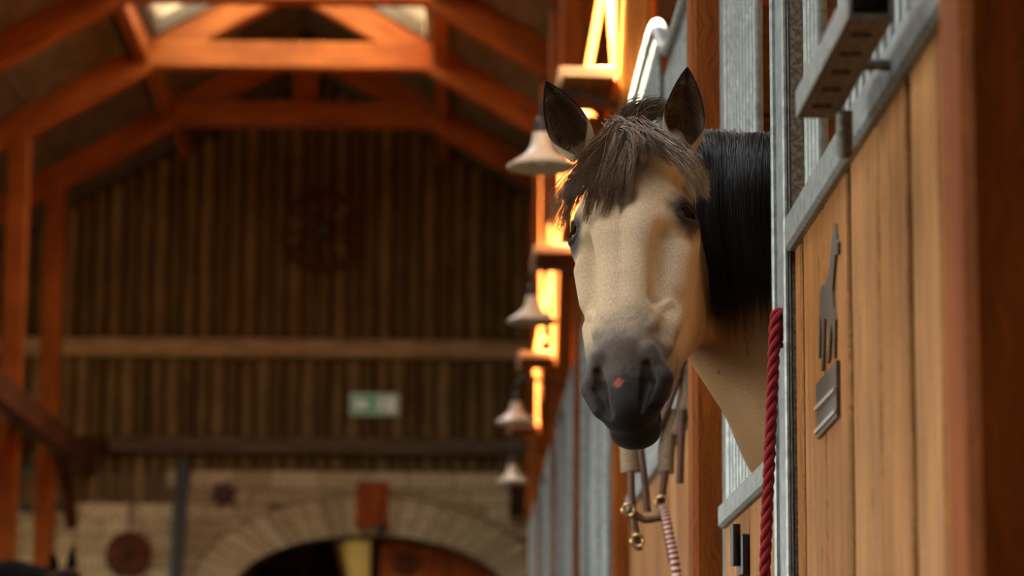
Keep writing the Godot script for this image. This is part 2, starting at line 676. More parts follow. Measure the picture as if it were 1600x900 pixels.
func arch_points(rx: float, ry: float, n: int) -> PackedVector2Array:
	# upper half of the gate arch, from left to right, in x and y
	var out := PackedVector2Array()
	for i in n + 1:
		var a := PI * (1.0 - float(i) / n)
		out.append(Vector2(ARCH_X + rx * cos(a), ARCH_Y + ry * sin(a)))
	return out


const ARCH_X := -0.80
const ARCH_Y := 2.08
const ARCH_RX := 1.16
const ARCH_RY := 0.49


func build_gable() -> void:
	var w := struct_root("wall_end", "gable wall clad in vertical brown boards above a stone arch")
	# backing: boarding above, rubble wall below with the gate opening
	var roofline := func(x: float) -> float: return roof_y(x) + 0.2
	var poly := PackedVector2Array([Vector2(-7.1, 3.1), Vector2(4.5, 3.1), Vector2(4.5, roofline.call(4.5)), Vector2(RIDGE_X, roofline.call(RIDGE_X)), Vector2(-7.1, roofline.call(-7.1))])
	var bk := MB.new()
	prism(bk, Transform3D(Basis(), Vector3(0, 0, WALL_Z - 0.2)), poly, 0.2)
	obj("backing", bk, mats.dark_wood, w)
	var low := PackedVector2Array([Vector2(-7.1, 0), Vector2(ARCH_X - ARCH_RX, 0)])
	low.append_array(arch_points(ARCH_RX, ARCH_RY, 24))
	low.append_array(PackedVector2Array([Vector2(ARCH_X + ARCH_RX, 0), Vector2(4.5, 0), Vector2(4.5, 3.1), Vector2(-7.1, 3.1)]))
	var lo := MB.new()
	prism(lo, Transform3D(Basis(), Vector3(0, 0, WALL_Z - 0.4)), low, 0.4)
	obj("rubble_core", lo, mats.mortar, w)
	# cladding boards in three tiers
	var clad := [mats.cladding_a, mats.cladding_b, mats.cladding_c]
	var pitch := 0.131
	for i in 62:
		var x := -6.0 + i * pitch
		var tiers := [[4.28, roofline.call(x + 0.043) - 0.1], [3.42, 4.112]]
		if x < -2.45:
			tiers.append([2.85, 3.262])
		else:
			tiers.append([3.14, 3.262])
		for t in tiers:
			slab("board", Vector3(x, t[0], WALL_Z), Vector3(x + 0.086 + 0.008 * ((i * 7) % 3), t[1], WALL_Z + 0.035), clad[(i * 5 + int(t[0] * 3)) % 3], w, 0.006)
	# stones in courses, left out where the arch stones stand
	var st := [mats.stone_a, mats.stone_b, mats.stone_c]
	var ring := arch_points(ARCH_RX + 0.40, ARCH_RY + 0.36, 32)
	ring.append(Vector2(ARCH_X + ARCH_RX + 0.40, 0))
	ring.append(Vector2(ARCH_X - ARCH_RX - 0.40, 0))
	var y := 3.13
	var row := 0
	while y > 1.35:
		var hgt := 0.13 + 0.03 * rng.randf()
		var x := -4.6 - rng.randf() * 0.3
		while x < 1.3:
			var wid := rng.randf_range(0.2, 0.46)
			if not (x + wid < -2.4 and y > 2.86):
				var rect := PackedVector2Array([Vector2(x + 0.006, y - hgt + 0.006), Vector2(x + wid - 0.006, y - hgt + 0.006), Vector2(x + wid - 0.006, y - 0.006), Vector2(x + 0.006, y - 0.006)])
				for p in Geometry2D.clip_polygons(rect, ring):
					if area(p) > 0.004:
						var mb := MB.new()
						prism(mb, Transform3D(Basis(), Vector3(0, 0, WALL_Z)), p, 0.025 + rng.randf() * 0.025)
						obj("stone", mb, st[rng.randi() % 3], w)
			x += wid
		y -= hgt
		row += 1
	# the arch stones
	var n := 27
	var inner := arch_points(ARCH_RX, ARCH_RY, n * 4)
	var outer := arch_points(ARCH_RX + 0.385, ARCH_RY + 0.345, n * 4)
	for i in n:
		var p := PackedVector2Array()
		for k in 5:
			p.append(inner[i * 4 + k])
		for k in 5:
			p.append(outer[i * 4 + 4 - k])
		p = Geometry2D.offset_polygon(p, -0.007)[0]
		var mb := MB.new()
		prism(mb, Transform3D(Basis(), Vector3(0, 0, WALL_Z)), p, 0.05 + rng.randf() * 0.03)
		obj("arch_stone", mb, st[rng.randi() % 3], w)
	for s in [-1.0, 1.0]:
		for k in 4:
			var x0: float = ARCH_X + s * (ARCH_RX + 0.2)
			slab("jamb_stone", Vector3(x0 - 0.19, 1.32 + k * 0.19, WALL_Z), Vector3(x0 + 0.19, 1.5 + k * 0.19, WALL_Z + 0.06), st[k % 3], w, 0.01)
	# two beams across the boards
	var t1 := struct_root("trim_1", "pale horizontal beam across the middle of the boarded gable")
	slab("beam", Vector3(-7.0, 4.115, WALL_Z), Vector3(4.3, 4.277, WALL_Z + 0.12), mats.beam_pale, t1, 0.02)
	var t2 := struct_root("trim_2", "dark horizontal beam above the stone arch")
	slab("beam", Vector3(-3.08, 3.265, WALL_Z), Vector3(4.3, 3.415, WALL_Z + 0.12), mats.beam_grey, t2, 0.015)
	# gate leaves: the right one closed, the left one swung in
	var dr := struct_root("door_1", "closed arched gate leaf of orange brown planks")
	for i in 7:
		var x0 := -0.73 + i * 0.157
		var x1 := minf(x0 + 0.15, ARCH_X + ARCH_RX - 0.005)
		var q0 := ARCH_Y + ARCH_RY * sqrt(maxf(0.0, 1.0 - pow((x0 - ARCH_X) / ARCH_RX, 2))) - 0.01
		var q1 := ARCH_Y + ARCH_RY * sqrt(maxf(0.0, 1.0 - pow((x1 - ARCH_X) / ARCH_RX, 2))) - 0.01
		var mb := MB.new()
		prism(mb, Transform3D(Basis(), Vector3(0, 0, WALL_Z - 0.3)), PackedVector2Array([Vector2(x0, 0.02), Vector2(x1, 0.02), Vector2(x1, q1), Vector2(x0, q0)]), 0.05)
		obj("plank", mb, mats.door_wood, dr)
	var ro := MB.new()
	var rp := PackedVector3Array()
	var rc := at(632, 880, 24.22)
	for i in 20:
		rp.append(rc + Vector3(cos(TAU * i / 20), sin(TAU * i / 20), 0) * 0.075)
	tube(ro, rp, PackedFloat32Array([0.016]), 8, false, true)
	obj("iron_ring", ro, mats.iron, dr)
	var dl := struct_root("door_2", "open arched gate leaf of dark planks swung inwards")
	for i in 6:
		var z0 := WALL_Z - 0.42 - i * 0.152
		slab("plank", Vector3(ARCH_X - ARCH_RX + 0.02, 0.02, z0 - 0.145), Vector3(ARCH_X - ARCH_RX + 0.07, 2.12 + 0.05 * i, z0), mats.door_wood, dl, 0.004)
	# the room behind the gate
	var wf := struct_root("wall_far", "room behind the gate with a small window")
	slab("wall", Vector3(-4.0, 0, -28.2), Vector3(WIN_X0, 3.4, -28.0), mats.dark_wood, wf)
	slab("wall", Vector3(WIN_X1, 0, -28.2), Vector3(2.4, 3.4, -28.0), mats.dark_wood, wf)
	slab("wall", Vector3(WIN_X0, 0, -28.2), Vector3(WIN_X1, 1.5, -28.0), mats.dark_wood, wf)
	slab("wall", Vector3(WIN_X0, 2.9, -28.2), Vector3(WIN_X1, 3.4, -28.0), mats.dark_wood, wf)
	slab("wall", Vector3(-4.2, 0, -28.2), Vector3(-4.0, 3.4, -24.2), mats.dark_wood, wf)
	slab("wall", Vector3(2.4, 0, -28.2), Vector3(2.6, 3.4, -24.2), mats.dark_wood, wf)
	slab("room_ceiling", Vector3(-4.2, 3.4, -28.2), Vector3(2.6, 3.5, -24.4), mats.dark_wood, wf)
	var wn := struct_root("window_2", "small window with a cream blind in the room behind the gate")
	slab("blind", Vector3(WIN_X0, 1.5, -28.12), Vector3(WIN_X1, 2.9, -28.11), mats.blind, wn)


const WIN_X0 := -1.22
const WIN_X1 := -0.93


func area(p: PackedVector2Array) -> float:
	var s := 0.0
	for i in p.size():
		s += p[i].cross(p[(i + 1) % p.size()])
	return absf(s) / 2.0


# ---------------------------------------------------------------- the row of stalls on the right
const XP := 0.49  # aisle face of the posts
const XB := 0.545  # aisle face of the boards
const TOP_Y := 2.53


func boards(o: Node3D, d0: float, d1: float, y1: float, wide := 0.25) -> void:
	# upright boards between two distances, from d1 (far) to d0 (near)
	var kinds := [mats.board_a, mats.board_b, mats.board_c]
	var d := d1
	var i := 0
	while d > d0 + 0.02:
		var e := maxf(d0, d - wide)
		slab("board", Vector3(XB, 0.08, -d + 0.003), Vector3(XB + 0.04, y1, -e - 0.003), kinds[(i * 2 + int(d0 * 3)) % 3], o, 0.007)
		d = e
		i += 1


func bars(o: Node3D, d0: float, d1: float, y0: float, y1: float, gap := 0.06, r := 0.011) -> void:
	var mb := MB.new()
	rod(mb, Vector3(0, y0, 0), Vector3(0, y1, 0), r, 8)
	var m := mb.mesh()
	var n := int((d1 - d0) / gap)
	for i in n + 1:
		var b := put("bar", m, mats.galvanised, o)
		b.transform = world_of(o).affine_inverse() * Transform3D(Basis(), Vector3(XB + 0.02, 0, -(d0 + (d1 - d0) * i / maxf(n, 1))))


func rail(o: Node3D, called: String, d0: float, d1: float, y0: float, y1: float, lip := 0.02) -> void:
	var mb := MB.new()
	bx(mb, Vector3(XB - lip, y0, -d1), Vector3(XB + 0.05, y1, -d0), 0.006)
	obj(called, mb, mats.galvanised, o)


func jamb(o: Node3D, d0: float, d1: float, y1: float) -> void:
	# a galvanised channel: aisle flange with two lips, dull web towards the viewer
	var mb := MB.new()
	bx(mb, Vector3(XB - 0.012, 0.0, -d1), Vector3(XB - 0.006, y1, -d0), 0.001)
	bx(mb, Vector3(XB - 0.02, 0.0, -d1), Vector3(XB - 0.006, y1, -d1 + 0.02), 0.003)
	bx(mb, Vector3(XB - 0.018, 0.0, -d0 - 0.018), Vector3(XB - 0.006, y1, -d0), 0.003)
	var j := obj("jamb", mb, mats.galvanised, o)
	var wb := MB.new()
	bx(wb, Vector3(XB - 0.006, 0.0, -d1), Vector3(XB + 0.035, y1, -d0 - 0.002), 0.003)
	obj("web", wb, mats.galvanised_dull, j)


func build_stalls() -> void:
	var which := ["dark timber post at the near end of the boarded stall front", "timber stall post directly behind the horse's throat", "third timber stall post of the row, beyond the hanging halters", "fourth timber stall post of the row", "fifth timber stall post of the row", "sixth timber stall post of the row", "stall post beside the gable wall"]
	for k in 7:
		var d := POST_D + 3.2 * k + (0.03 if k == 1 else 0.0)
		var po := thing("stall_post", which[k], "post", Vector3(XP + 0.075, 0, -d - 0.065), "timber posts of the stall row")
		var mb := MB.new()
		bx(mb, Vector3(XP, 0, -d - 0.13), Vector3(XP + 0.15, 3.42, -d), 0.012)
		obj("shaft", mb, mats.timber, po)
		if k > 0 and k < 6:
			for s in [-1.0, 1.0]:
				var dz: float = -d - 0.065 + s * 0.065
				var bb := MB.new()
				bar(bb, Vector3(XP + 0.06, 2.75, dz), Vector3(XP + 0.06, 3.4, dz + s * 0.6), 0.09, 0.09, Vector3(1, 0, 0), 0.01)
				obj("brace", bb, mats.timber, po)
	# a long beam carried by the posts, and the roof posts on it
	var pb := MB.new()
	bx(pb, Vector3(XP + 0.02, 3.42, -23.97), Vector3(XP + 0.13, 3.62, -2.0), 0.012)
	tag(obj("stall_beam", pb, mats.timber, self), "long sunlit beam along the top of the stall posts", "beam")
	var ups := ["roof post standing on the stall beam under the truss nearest the gable wall", "roof post standing on the stall beam under the sunlit truss", "roof post standing on the stall beam under the third truss", "roof post standing on the stall beam under the fourth truss", "roof post standing on the stall beam under the fifth truss"]
	for i in 5:
		var z: float = -[22.5, 20.6, 18.7, 16.8, 14.9][i]
		var mb := MB.new()
		bx(mb, Vector3(XP + 0.02, 3.62, z - 0.07), Vector3(XP + 0.16, roof_y(XP + 0.09) - 0.17, z + 0.07), 0.012)
		tag(obj("roof_post", mb, mats.timber, self), ups[i], "post", "roof posts on the stall beam")
	# near stall front: boards, rail, grille
	var dj0 := -on_x(1231, 500, XB - 0.012).z
	var dj1 := -on_x(1213, 500, XB - 0.012).z
	var dp := POST_D + 0.13
	var o := thing("horse_stall", "near stall front of upright tan boards under a galvanised rail and grille", "stall front", Vector3(XB, 0, -(dp + dj0) / 2))
	var edges := [1256, 1291, 1331, 1378, 1427, 1476]
	var kinds := [mats.board_b, mats.board_a, mats.board_b, mats.board_c, mats.board_a, mats.board_c, mats.board_b]
	var prev := dj0
	var ry0 := on_x(1237, 400, XB).y
	for i in edges.size() + 1:
		var e: float = -on_x(edges[i], 700, XB).z if i < edges.size() else dp + 0.002
		if prev - e > 0.02:
			var g := 0.022 if i % 2 == 0 else 0.008
			var g2 := 0.008 if i % 2 == 0 else 0.022
			slab("board", Vector3(XB, 0.08, -prev + g2), Vector3(XB + 0.045, ry0 + 0.005, -e - g), kinds[i], o, 0.004)
		prev = e
	slab("backing", Vector3(XB + 0.045, 0.08, -dj0 + 0.004), Vector3(XB + 0.06, ry0, -dp - 0.004), mats.timber_dark_and_shaded, o)
	jamb(o, dj0, dj1, 2.6)
	rail(o, "rail", dp, dj0, ry0, ry0 + 0.06, 0.016)
	bars(o, dp + 0.02, 3.42, ry0 + 0.05, TOP_Y, 0.06)
	bars(o, 3.48, 4.02, ry0 + 0.05, TOP_Y, 0.06)
	bars(o, 4.3, 4.44, ry0 + 0.05, TOP_Y, 0.045)
	rail(o, "top_rail", dp, dj1, TOP_Y - 0.02, TOP_Y + 0.03, 0.012)
	rail(o, "plinth", dp, dj0, 0.0, 0.08, 0.01)
	# the horse's door: low boards, low rail, grille beside the neck
	var l0 := on_x(1163, 778, XB).y
	var dd0 := dj1 + 0.01
	var dd1 := POST_D + 3.2
	var dr := thing("stall_door", "low stall door under the horse's neck with a galvanised rail", "stall door", Vector3(XB, 0, -(dd0 + dd1) / 2))
	boards(dr, dd0, dd1 - 0.1, l0 - 0.02)
	rail(dr, "rail", dd0, dd1 - 0.1, l0 - 0.025, l0 + 0.025, 0.014)
	bars(dr, 5.24, dd1 - 0.12, l0 + 0.02, TOP_Y, 0.06)
	rail(dr, "top_rail", dd0, dd1, TOP_Y - 0.02, TOP_Y + 0.03, 0.012)
	var jb := MB.new()
	bx(jb, Vector3(XB + 0.004, 0, -dd1 + 0.005), Vector3(XB + 0.05, TOP_Y, -dd1 + 0.1), 0.006)
	obj("jamb", jb, mats.galvanised, dr)
	# a sliding latch with a black grip on the low door
	var la := at(1162, 860, 5.3)
	la.x = XB - 0.004
	var lt := MB.new()
	bx(lt, la + Vector3(-0.012, -0.05, -0.05), la + Vector3(0.004, 0.03, 0.03), 0.003)
	rod(lt, la + Vector3(-0.02, -0.03, 0.0), la + Vector3(-0.02, 0.05, 0.0), 0.01)
	var lo := obj("door_latch", lt, mats.black_plastic, self)
	tag(lo, "black latch on the boards of the low stall door", "latch")
	# the fronts beyond
	var say := ["stall front beyond the horse with an arched galvanised grille", "stall front behind the hanging halters, seen past the horse's muzzle", "fourth stall front of the row, blurred and pale", "fifth stall front of the row", "stall front next to the gable wall"]
	for k in range(1, 6):
		var d0 := POST_D + 3.2 * k + 0.13
		var d1 := POST_D + 3.2 * (k + 1)
		var s := thing("horse_stall", say[k - 1], "stall front", Vector3(XB, 0, -(d0 + d1) / 2), "stall fronts of the row")
		var ym := l0 if k != 1 else ry0
		boards(s, d0, d1, ym - 0.02, 0.25)
		rail(s, "rail", d0, d1, ym - 0.025, ym + 0.03, 0.014)
		var gap := 0.06 if k < 3 else 0.1
		if k == 1:
			var dm := 7.6
			bars(s, d0 + 0.03, dm, ym + 0.02, TOP_Y, gap)
			bars(s, dm + 0.35, d1 - 0.05, ym + 0.02, TOP_Y + 0.22, gap)
			# the top tube sweeps up to the higher part of the grille
			var tb := MB.new()
			tube(tb, curve([Vector3(XB + 0.015, TOP_Y, -d0), Vector3(XB + 0.015, TOP_Y + 0.01, -dm + 0.5), Vector3(XB + 0.015, TOP_Y + 0.05, -dm + 0.1), Vector3(XB + 0.015, TOP_Y + 0.2, -dm - 0.25), Vector3(XB + 0.015, TOP_Y + 0.25, -dm - 0.5), Vector3(XB + 0.015, TOP_Y + 0.25, -d1)], 6), PackedFloat32Array([0.024]), 12)
			obj("top_rail", tb, mats.galvanised, s)
			var nt := MB.new()
			rod(nt, Vector3(XB + 0.02, ym, -d0 - 0.025), Vector3(XB + 0.02, TOP_Y + 0.03, -d0 - 0.025), 0.024, 12)
			obj("jamb", nt, mats.galvanised, s)
		else:
			bars(s, d0 + 0.05, (d0 + d1) / 2 - 0.4, ym + 0.02, TOP_Y, gap)
			bars(s, (d0 + d1) / 2 + 0.3, d1 - 0.05, ym + 0.02, TOP_Y, gap)
			var tb := MB.new()
			rod(tb, Vector3(XB, TOP_Y, -d0), Vector3(XB, TOP_Y, -d1), 0.024, 12)
			obj("top_rail", tb, mats.galvanised, s)
			for e in [d0 + 0.03, (d0 + d1) / 2 - 0.36, (d0 + d1) / 2 + 0.26, d1 - 0.03]:
				var jm := MB.new()
				rod(jm, Vector3(XB - 0.004, 0.0, -e), Vector3(XB - 0.004, TOP_Y, -e), 0.025, 12)
				obj("jamb", jm, mats.galvanised, s)


func build_lamps() -> void:
	var ly := ["enamel lamp hanging behind the horse's right ear", "enamel lamp level with the horse's eyes, second along the stall row", "enamel lamp level with the horse's muzzle, third along the stall row", "enamel lamp beside the stone arch, last along the stall row"]
	var shade := MB.new()
	lathe(shade, Transform3D(), [Vector2(0.112, 0.0), Vector2(0.115, 0.008), Vector2(0.094, 0.022), Vector2(0.068, 0.038), Vector2(0.048, 0.056), Vector2(0.036, 0.08), Vector2(0.03, 0.12), Vector2(0.0, 0.125)], 40)
	lathe(shade, Transform3D(), [Vector2(0.0, 0.112), Vector2(0.03, 0.078), Vector2(0.044, 0.052), Vector2(0.064, 0.034), Vector2(0.09, 0.018), Vector2(0.112, 0.0)], 40)
	var sm := shade.mesh()
	var cap := MB.new()
	lathe(cap, Transform3D(), [Vector2(0.022, 0.115), Vector2(0.024, 0.16), Vector2(0.014, 0.175), Vector2(0.0, 0.178)], 20)
	var cm := cap.mesh()
	var bulb := MB.new()
	lathe(bulb, Transform3D(), [Vector2(0.0, 0.012), Vector2(0.016, 0.016), Vector2(0.026, 0.032), Vector2(0.026, 0.044), Vector2(0.016, 0.07), Vector2(0.012, 0.11)], 20)
	var bm := bulb.mesh()
	for k in 4:
		var d := 9.07 + 3.2 * k
		var p := Vector3([0.25, 0.3, 0.29, 0.33][k], [2.58, 2.57, 2.51, 2.5][k], -d)
		var o := thing("wall_lamp", ly[k], "lamp", p, "bell shaped lamps along the stall posts")
		for e in [["shade", sm, mats.enamel], ["cap", cm, mats.iron], ["bulb", bm, mats.sign_white]]:
			var q := MeshInstance3D.new()
			q.name = e[0]
			q.mesh = e[1]
			q.material_override = e[2]
			o.add_child(q, true)
		var ar := MB.new()
		tube(ar, curve([p + Vector3(0, 0.17, 0), p + Vector3(0.01, 0.235, 0), p + Vector3(0.07, 0.27, 0), Vector3(XP - 0.06, p.y + 0.24, -d), Vector3(XP + 0.005, p.y + 0.22, -d)], 6), PackedFloat32Array([0.009]), 10)
		obj("arm", ar, mats.iron, o)
		# the board that sticks out above the lamp
		var bd := 8.95 + 3.2 * k
		var b := thing("bracket_board", ["orange bracket board with light painted on its edges between the horse's ears", "orange bracket board above the second lamp of the row", "orange bracket board above the third lamp of the row", "orange bracket board above the last lamp of the row"][k], "bracket", Vector3(0.42, 2.87, -bd), "bracket boards on the stall posts")
		var mb := MB.new()
		bx(mb, Vector3(0.318, 2.872, -bd - 0.5), Vector3(0.489, 2.9, -bd - 0.012), 0.002)
		obj("board", mb, mats.timber, b)
		var e1 := MB.new()  # both edges painted pale to stand for light falling on them
		bx(e1, Vector3(0.306, 2.868, -bd - 0.012), Vector3(0.489, 2.904, -bd), 0.002)
		obj("lit_front_edge", e1, mats.pale_and_lit_wood, b)
		var e2 := MB.new()
		bx(e2, Vector3(0.3, 2.862, -bd - 0.5), Vector3(0.318, 2.904, -bd - 0.012), 0.002)
		obj("lit_side_edge", e2, mats.pale_and_lit_wood, b)


func build_tack() -> void:
	# perforated bracket above the near rail, with its pin
	var p0 := on_x(1307, 174, XP)
	var p1 := on_x(1397, 35, XP)
	var y := (p0.y + p1.y) / 2
	var d0 := -p1.z
	var d1 := -p0.z
	var w0 := at(1247, 170, d1).x
	var o := thing("perforated_bracket", "galvanised slotted bracket plate above the near boarded stall front", "bracket", Vector3(XP, y, -(d0 + d1) / 2))
	var plate := CSGBox3D.new()
	plate.size = Vector3(XP - w0, 0.006, d1 - d0)
	plate.position = Vector3((XP + w0) / 2, y, -(d0 + d1) / 2) - o.position
	plate.name = "plate"
	plate.material = mats.galvanised_dull
	o.add_child(plate)
	for i in 5:
		var hole := CSGBox3D.new()
		hole.operation = CSGShape3D.OPERATION_SUBTRACTION
		hole.size = Vector3(0.026, 0.05, 0.022)
		hole.position = Vector3(-0.002, 0, lerpf(-0.36, 0.36, i / 4.0) * (d1 - d0))
		hole.name = "hole_%03d" % i
		hole.material = mats.galvanised_dull
		plate.add_child(hole)
	var lip := MB.new()
	bx(lip, Vector3(w0 - 0.003, y - 0.003, -d1), Vector3(w0 + 0.003, y + 0.034, -d0), 0.001)
	obj("lip", lip, mats.galvanised, o)
	var endp := MB.new()
	bx(endp, Vector3(w0, y, -d1 - 0.003), Vector3(XP, y + 0.034, -d1 + 0.003), 0.001)
	obj("end_plate", endp, mats.galvanised_dull, o)
	var added_cover := MB.new()
	bx(added_cover, Vector3(w0, y + 0.03, -d1), Vector3(XP, y + 0.034, -d0), 0.001)  # added above the plate so its slots look dark
	bx(added_cover, Vector3(XP - 0.004, y + 0.003, -d1), Vector3(XP, y + 0.03, -d0), 0.001)
	obj("added_cover", added_cover, mats.galvanised_dull, o)
	var pin := MB.new()
	var pp := at(1320, 246, d1 - 0.04)
	tube(pin, pv([Vector3(pp.x, pp.y, pp.z), Vector3(pp.x, pp.y + 0.005, pp.z), Vector3(pp.x, y - 0.003, pp.z)]), PackedFloat32Array([0.007, 0.011, 0.011]), 14)
	obj("pin", pin, mats.galvanised_dull, o)
	var arm := MB.new()
	bx(arm, Vector3(XP, y + 0.012, -d0 - 0.3), Vector3(XB + 0.012, y + 0.024, -d0 - 0.28), 0.003)
	obj("mount", arm, mats.galvanised_dull, o)
	var stub := MB.new()
	rod(stub, Vector3(w0 + 0.035, y, -d0 - 0.12), Vector3(w0 + 0.035, y + 0.09, -d0 - 0.12), 0.014, 14)
	obj("stub", stub, mats.galvanised, o)
	# metal name plate with the figure of a long-necked animal
	var c := on_x(1296, 585, XB)
	var xf := Transform3D(Basis(Vector3(0, 0, 1), Vector3(0, 1, 0), Vector3(-1, 0, 0)), Vector3(XB, 0, 0))
	var P := func(px: float, py: float) -> Vector2:
		var q := on_x(px, py, XB)
		return Vector2(q.z, q.y)
	var s := thing("name_plaque", "grey metal animal figure above a small name plate on the boards", "plaque", Vector3(XB, c.y, c.z))
	var fig := PackedVector2Array()
	for q in [[1308.5, 349], [1311, 375], [1313.5, 378], [1313, 398], [1309, 398], [1306, 430], [1304.5, 455], [1306, 480], [1309, 500], [1308.5, 520], [1308, 560], [1306, 560], [1305, 520], [1303.5, 505], [1301, 530], [1299.5, 560], [1297, 568], [1296, 560], [1298.5, 530], [1297, 500], [1292, 498], [1291.5, 530], [1290, 575], [1287, 580], [1287, 560], [1288, 520], [1286, 490], [1284.5, 560], [1282.5, 560], [1284, 490], [1285, 452], [1288, 446], [1293, 444], [1298, 428], [1302, 395], [1304, 370], [1306, 365]]:
		fig.append(P.call(q[0], q[1]))
	var fm := MB.new()
	prism(fm, xf, fig, 0.004)
	obj("figure", fm, mats.plaque, s)
	var pl := MB.new()
	prism(pl, xf, PackedVector2Array([P.call(1281, 600), P.call(1313, 563), P.call(1313.5, 652), P.call(1282, 686)]), 0.006)
	obj("plate", pl, mats.plaque, s)
	for e in [[640, 608], [676, 643]]:
		var ln := MB.new()
		prism(ln, Transform3D(xf.basis, xf.origin - Vector3(0.006, 0, 0)), PackedVector2Array([P.call(1281.5, e[0] - 3), P.call(1313.2, e[1] - 3), P.call(1313.2, e[1] + 3), P.call(1281.5, e[0] + 3)]), 0.004)
		obj("strip", ln, mats.plaque_light, s)
	# red lead rope tied to the jamb beside the neck
	var rr := thing("lead_rope", "dark red lead rope hanging down the jamb beside the horse's neck", "rope", at(1200, 895, 4.57))
	var dr := 4.57
	var line := curve([at(1224, 520, dr), at(1223, 492, dr), at(1217, 487, dr - 0.01), at(1212, 500, dr - 0.015), at(1209, 560, dr - 0.02), at(1203, 700, dr - 0.02), at(1197, 840, dr - 0.02), at(1192, 1000, dr - 0.02), at(1190, 1150, dr - 0.02)], 16)
	for k in 3:
		var pts := PackedVector3Array()
		var run := 0.0
		for i in line.size():
			if i:
				run += line[i].distance_to(line[i - 1])
			var a := TAU * k / 3.0 + run * 95.0
			pts.append(line[i] + Vector3(cos(a), 0, sin(a)) * 0.0052)
		var mb := MB.new()
		tube(mb, pts, PackedFloat32Array([0.0056]), 8)
		obj("strand", mb, mats.red_rope, rr)
	var m2 := MB.new()
	tube(m2, curve([at(1218, 490, dr - 0.005), at(1216, 515, dr - 0.01), at(1219, 535, dr - 0.005), at(1223, 542, dr)], 6), PackedFloat32Array([0.004]), 8)
	tube(m2, curve([at(1221, 492, dr - 0.005), at(1219.5, 512, dr - 0.012), at(1222, 532, dr - 0.005)], 6), PackedFloat32Array([0.003]), 8)
	obj("loop", m2, mats.red_rope, rr)
	# halters with fleece, hanging on the grille beyond the horse
	var h := 6.55
	var ha := thing("halter", "brown leather halter with fleece pads hanging on the grille beyond the horse", "halter", at(1020, 900, h))
	for e in [[[[990, 655], [984, 690], [986, 738]], 0.024], [[[1066, 560], [1072, 600], [1066, 640], [1052, 680]], 0.02], [[[1050, 640], [1042, 690], [1040, 740]], 0.02]]:
		var t := MB.new()
		var pts := []
		for q in e[0]:
			pts.append(at(q[0], q[1], h))
		tube(t, curve(pts, 6), PackedFloat32Array([e[1]]), 12)
		obj("fleece_pad", t, mats.fleece, ha)
	for e in [[[986, 735], [988, 790], [994, 835], [998, 860]], [[984, 795], [1006, 812], [1034, 808]], [[1040, 735], [1034, 790], [1042, 830], [1050, 880]], [[990, 660], [1010, 690], [1040, 645], [1066, 565], [1060, 540]], [[1066, 640], [1064, 700], [1062, 755]], [[1000, 690], [1006, 740], [1012, 800]]]:
		var t := MB.new()
		var pts := []
		for q in e:
			pts.append(at(q[0], q[1], h - 0.02))
		tube(t, curve(pts, 6), PackedFloat32Array([0.009]), 8)
		obj("strap", t, mats.leather, ha)
	for q in [[982, 797], [1034, 785], [996, 845]]:
		var t := MB.new()
		var ring := PackedVector3Array()
		for i in 16:
			ring.append(at(q[0], q[1], h - 0.03) + Vector3(cos(TAU * i / 16), sin(TAU * i / 16), 0) * 0.014)
		tube(t, ring, PackedFloat32Array([0.004]), 8, false, true)
		obj("ring", t, mats.brass, ha)
	var hk := MB.new()
	tube(hk, curve([Vector3(XB + 0.01, at(1060, 545, h).y, -h), at(1060, 548, h - 0.02), at(1058, 535, h - 0.03)], 5), PackedFloat32Array([0.006]), 8)
	obj("hook", hk, mats.iron, ha)
	var tr := thing("striped_rope", "red and white rope hanging from the halter ring", "rope", at(1062, 900, h))
	var path := curve([at(1033, 788, h - 0.03), at(1040, 805, h - 0.03), at(1047, 840, h - 0.03), at(1055, 880, h - 0.03), at(1062, 940, h - 0.03), at(1066, 1040, h - 0.03)], 10)
	for a in 2:
		for part in range(a, path.size() - 1, 2):
			var t := MB.new()
			rod(t, path[part], path[part + 1], 0.011, 8)
			obj("red_strand" if a == 0 else "white_strand", t, mats.red_rope if a == 0 else mats.white_rope, tr)


